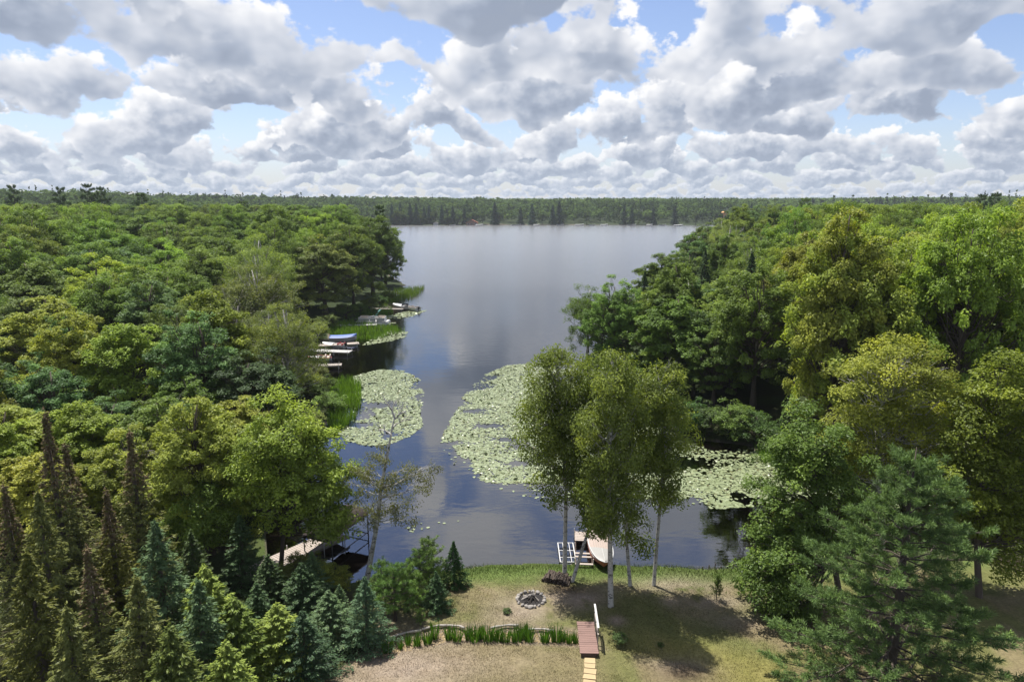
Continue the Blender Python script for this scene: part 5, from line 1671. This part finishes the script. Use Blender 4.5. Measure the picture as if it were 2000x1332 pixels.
dock('dock', 'brown-grey dock below the blue-covered boat', at(622, 676, 0.4), at(702, 671, 0.4), 1.4, 'timber_pale', z=0.50, posts=4, group=GD, pw=0.24)
motorboat('covered_boat', 'white boat under a blue tarp beside the brown-grey dock', at(645, 664, 0.2), at(697, 664, 0.2), 2.1, 0.80, 'boat_white', cover='tarp_blue', windshield=False, motor=False)
dock('dock', 'white dock between the two small open motorboats', at(600, 684, 0.4), at(688, 687, 0.4), 1.6, 'dock_white', z=0.42, posts=4, group=GD, pw=0.30)
motorboat('motorboat', 'small open motorboat with red seats at the white dock', at(674, 677, 0.2), at(630, 675, 0.2), 1.7, 0.65, 'alu', windshield=False, seatmat='red_paint')
dock('dock', 'nearest left-shore dock half hidden by olive birches', at(560, 716, 0.4), at(668, 712, 0.4), 1.2, 'timber_grey', z=0.42, posts=4, group=GD, pw=0.26)
motorboat('motorboat', 'reddish open boat behind the olive birches', at(648, 700, 0.2), at(600, 702, 0.2), 1.7, 0.65, 'boat_white', windshield=False, stripe='red_paint')

# ------------------------------------------------------------------ houses and boats on the far shore
def cabin(label, px, py, d, w, h, dep, wall, roof, rz=0.0):
    while d > 745:                                   # walk towards the lake until the sight line meets the slope
        p = at_dist(px, py + h * 0.7, d); z = g1(p.x, p.y)
        if z <= p.z + 0.3: break
        d -= 4
    o = thing('cabin', label, 'house', (p.x, p.y, z), rz)
    H = h
    m = MB(); m.box((0, 0, H / 2), (w, dep, H)); obj('wall', m.mesh('wall'), MAT[wall], o)
    m = MB(); ov = 0.6; r = w * 0.28
    A = np.array([(-w / 2 - ov, -dep / 2 - ov, H), (0, -dep / 2 - ov, H + r), (w / 2 + ov, -dep / 2 - ov, H), (-w / 2 - ov, dep / 2 + ov, H), (0, dep / 2 + ov, H + r), (w / 2 + ov, dep / 2 + ov, H)])
    m.add(np.vstack([A, A - [0, 0, 0.25]]), [(0, 1, 4, 3), (1, 2, 5, 4), (6, 9, 10, 7), (7, 10, 11, 8), (0, 6, 7, 1), (1, 7, 8, 2)]); obj('roof', m.mesh('roof'), MAT[roof], o)
    m = MB(); m.add([(-w / 2, -dep / 2 - 0.01, H - 0.02), (w / 2, -dep / 2 - 0.01, H - 0.02), (0, -dep / 2 - 0.01, H + r * 0.93)], None, [(0, 1, 2)]); obj('gable', m.mesh('gable'), MAT[wall], o)
    for k in range(3):
        m = MB(); m.box((-w * 0.3 + k * w * 0.3, -dep / 2 - 0.03, H * 0.55), (w * 0.18, 0.08, H * 0.42)); wd = obj('window', m.mesh('window'), MAT['house_white'], o)
        m = MB(); m.box((-w * 0.3 + k * w * 0.3, -dep / 2 - 0.08, H * 0.55), (w * 0.15, 0.04, H * 0.36)); obj('pane', m.mesh('pane'), MAT['glass_dark'], wd)


cabin('orange cabin among the trees high on the right of the far shore', 1414, 424, 876, 13, 6.0, 8, 'house_orange', 'house_orange')
cabin('brown lakeside cabin with reddish roof, left part of the far shore', 922, 437.5, 780.5, 13, 3.2, 6, 'house_brown', 'roof_red')
cabin('small white boathouse at the left end of the far shore', 851, 438.5, 778, 5, 2.6, 4, 'house_white', 'roof_grey')
cabin('pale cottage right of the orange cabin on the far shore', 1480, 428, 806, 8, 4.5, 6, 'house_white', 'roof_grey')
_far = [(884, 'left of the brown cabin'), (936, 'just right of the brown cabin'), (1008, 'below the tall central conifers, left'), (1048, 'below the tall central conifers'), (1094, 'at the middle of the far shore'), (1132, 'right of the middle of the far shore'),
        (1156, 'third right of the middle of the far shore'), (1180, 'fourth right of the middle of the far shore'), (1234, 'left of the paired boats'), (1268, 'of the paired boats left of the orange cabin'), (1293, 'next to the paired boats, right side'), (1325, 'midway to the orange cabin'), (1378, 'left of the orange cabin'), (1478, 'in front of the pale cottage')]
for i, (a, w) in enumerate(_far):
    p = at(a, 441.0 if a < 1300 else 441.8, 0.0)
    y = p.y
    while float(sdf(p.x, y)[0]) > -4: y -= 2
    Lb = 6.5 + 2 * (i % 3)
    motorboat('moored_boat', f"tiny white boat moored {w}", Vector((p.x - Lb / 2, y, 0)), Vector((p.x + Lb / 2, y + (i % 3 - 1) * 2, 0)), 2.6, 1.2, 'boat_white', cover='boat_white' if i % 2 else None, windshield=i % 2 == 0, seats=False, motor=False, group='boats along the far shore')

# ------------------------------------------------------------------ the air over the lake
def build_haze():
    m, t, o = material('haze_air')
    v = t.node('ShaderNodeVolumePrincipled')
    v.inputs['Density'].default_value = HAZE
    v.inputs['Color'].default_value = (0.80, 0.88, 1.0, 1)
    v.inputs['Anisotropy'].default_value = 0.2
    t.l.new(v.outputs[0], o.inputs['Volume'])
    mb = MB(); mb.box((0, 3100, 22), (13000, 6600, 56))
    tag(obj('haze', mb.mesh('haze'), m), 'thin bluish summer haze over the lake and woods', 'haze', kind='stuff')


HAZE = 0.00010
build_haze()
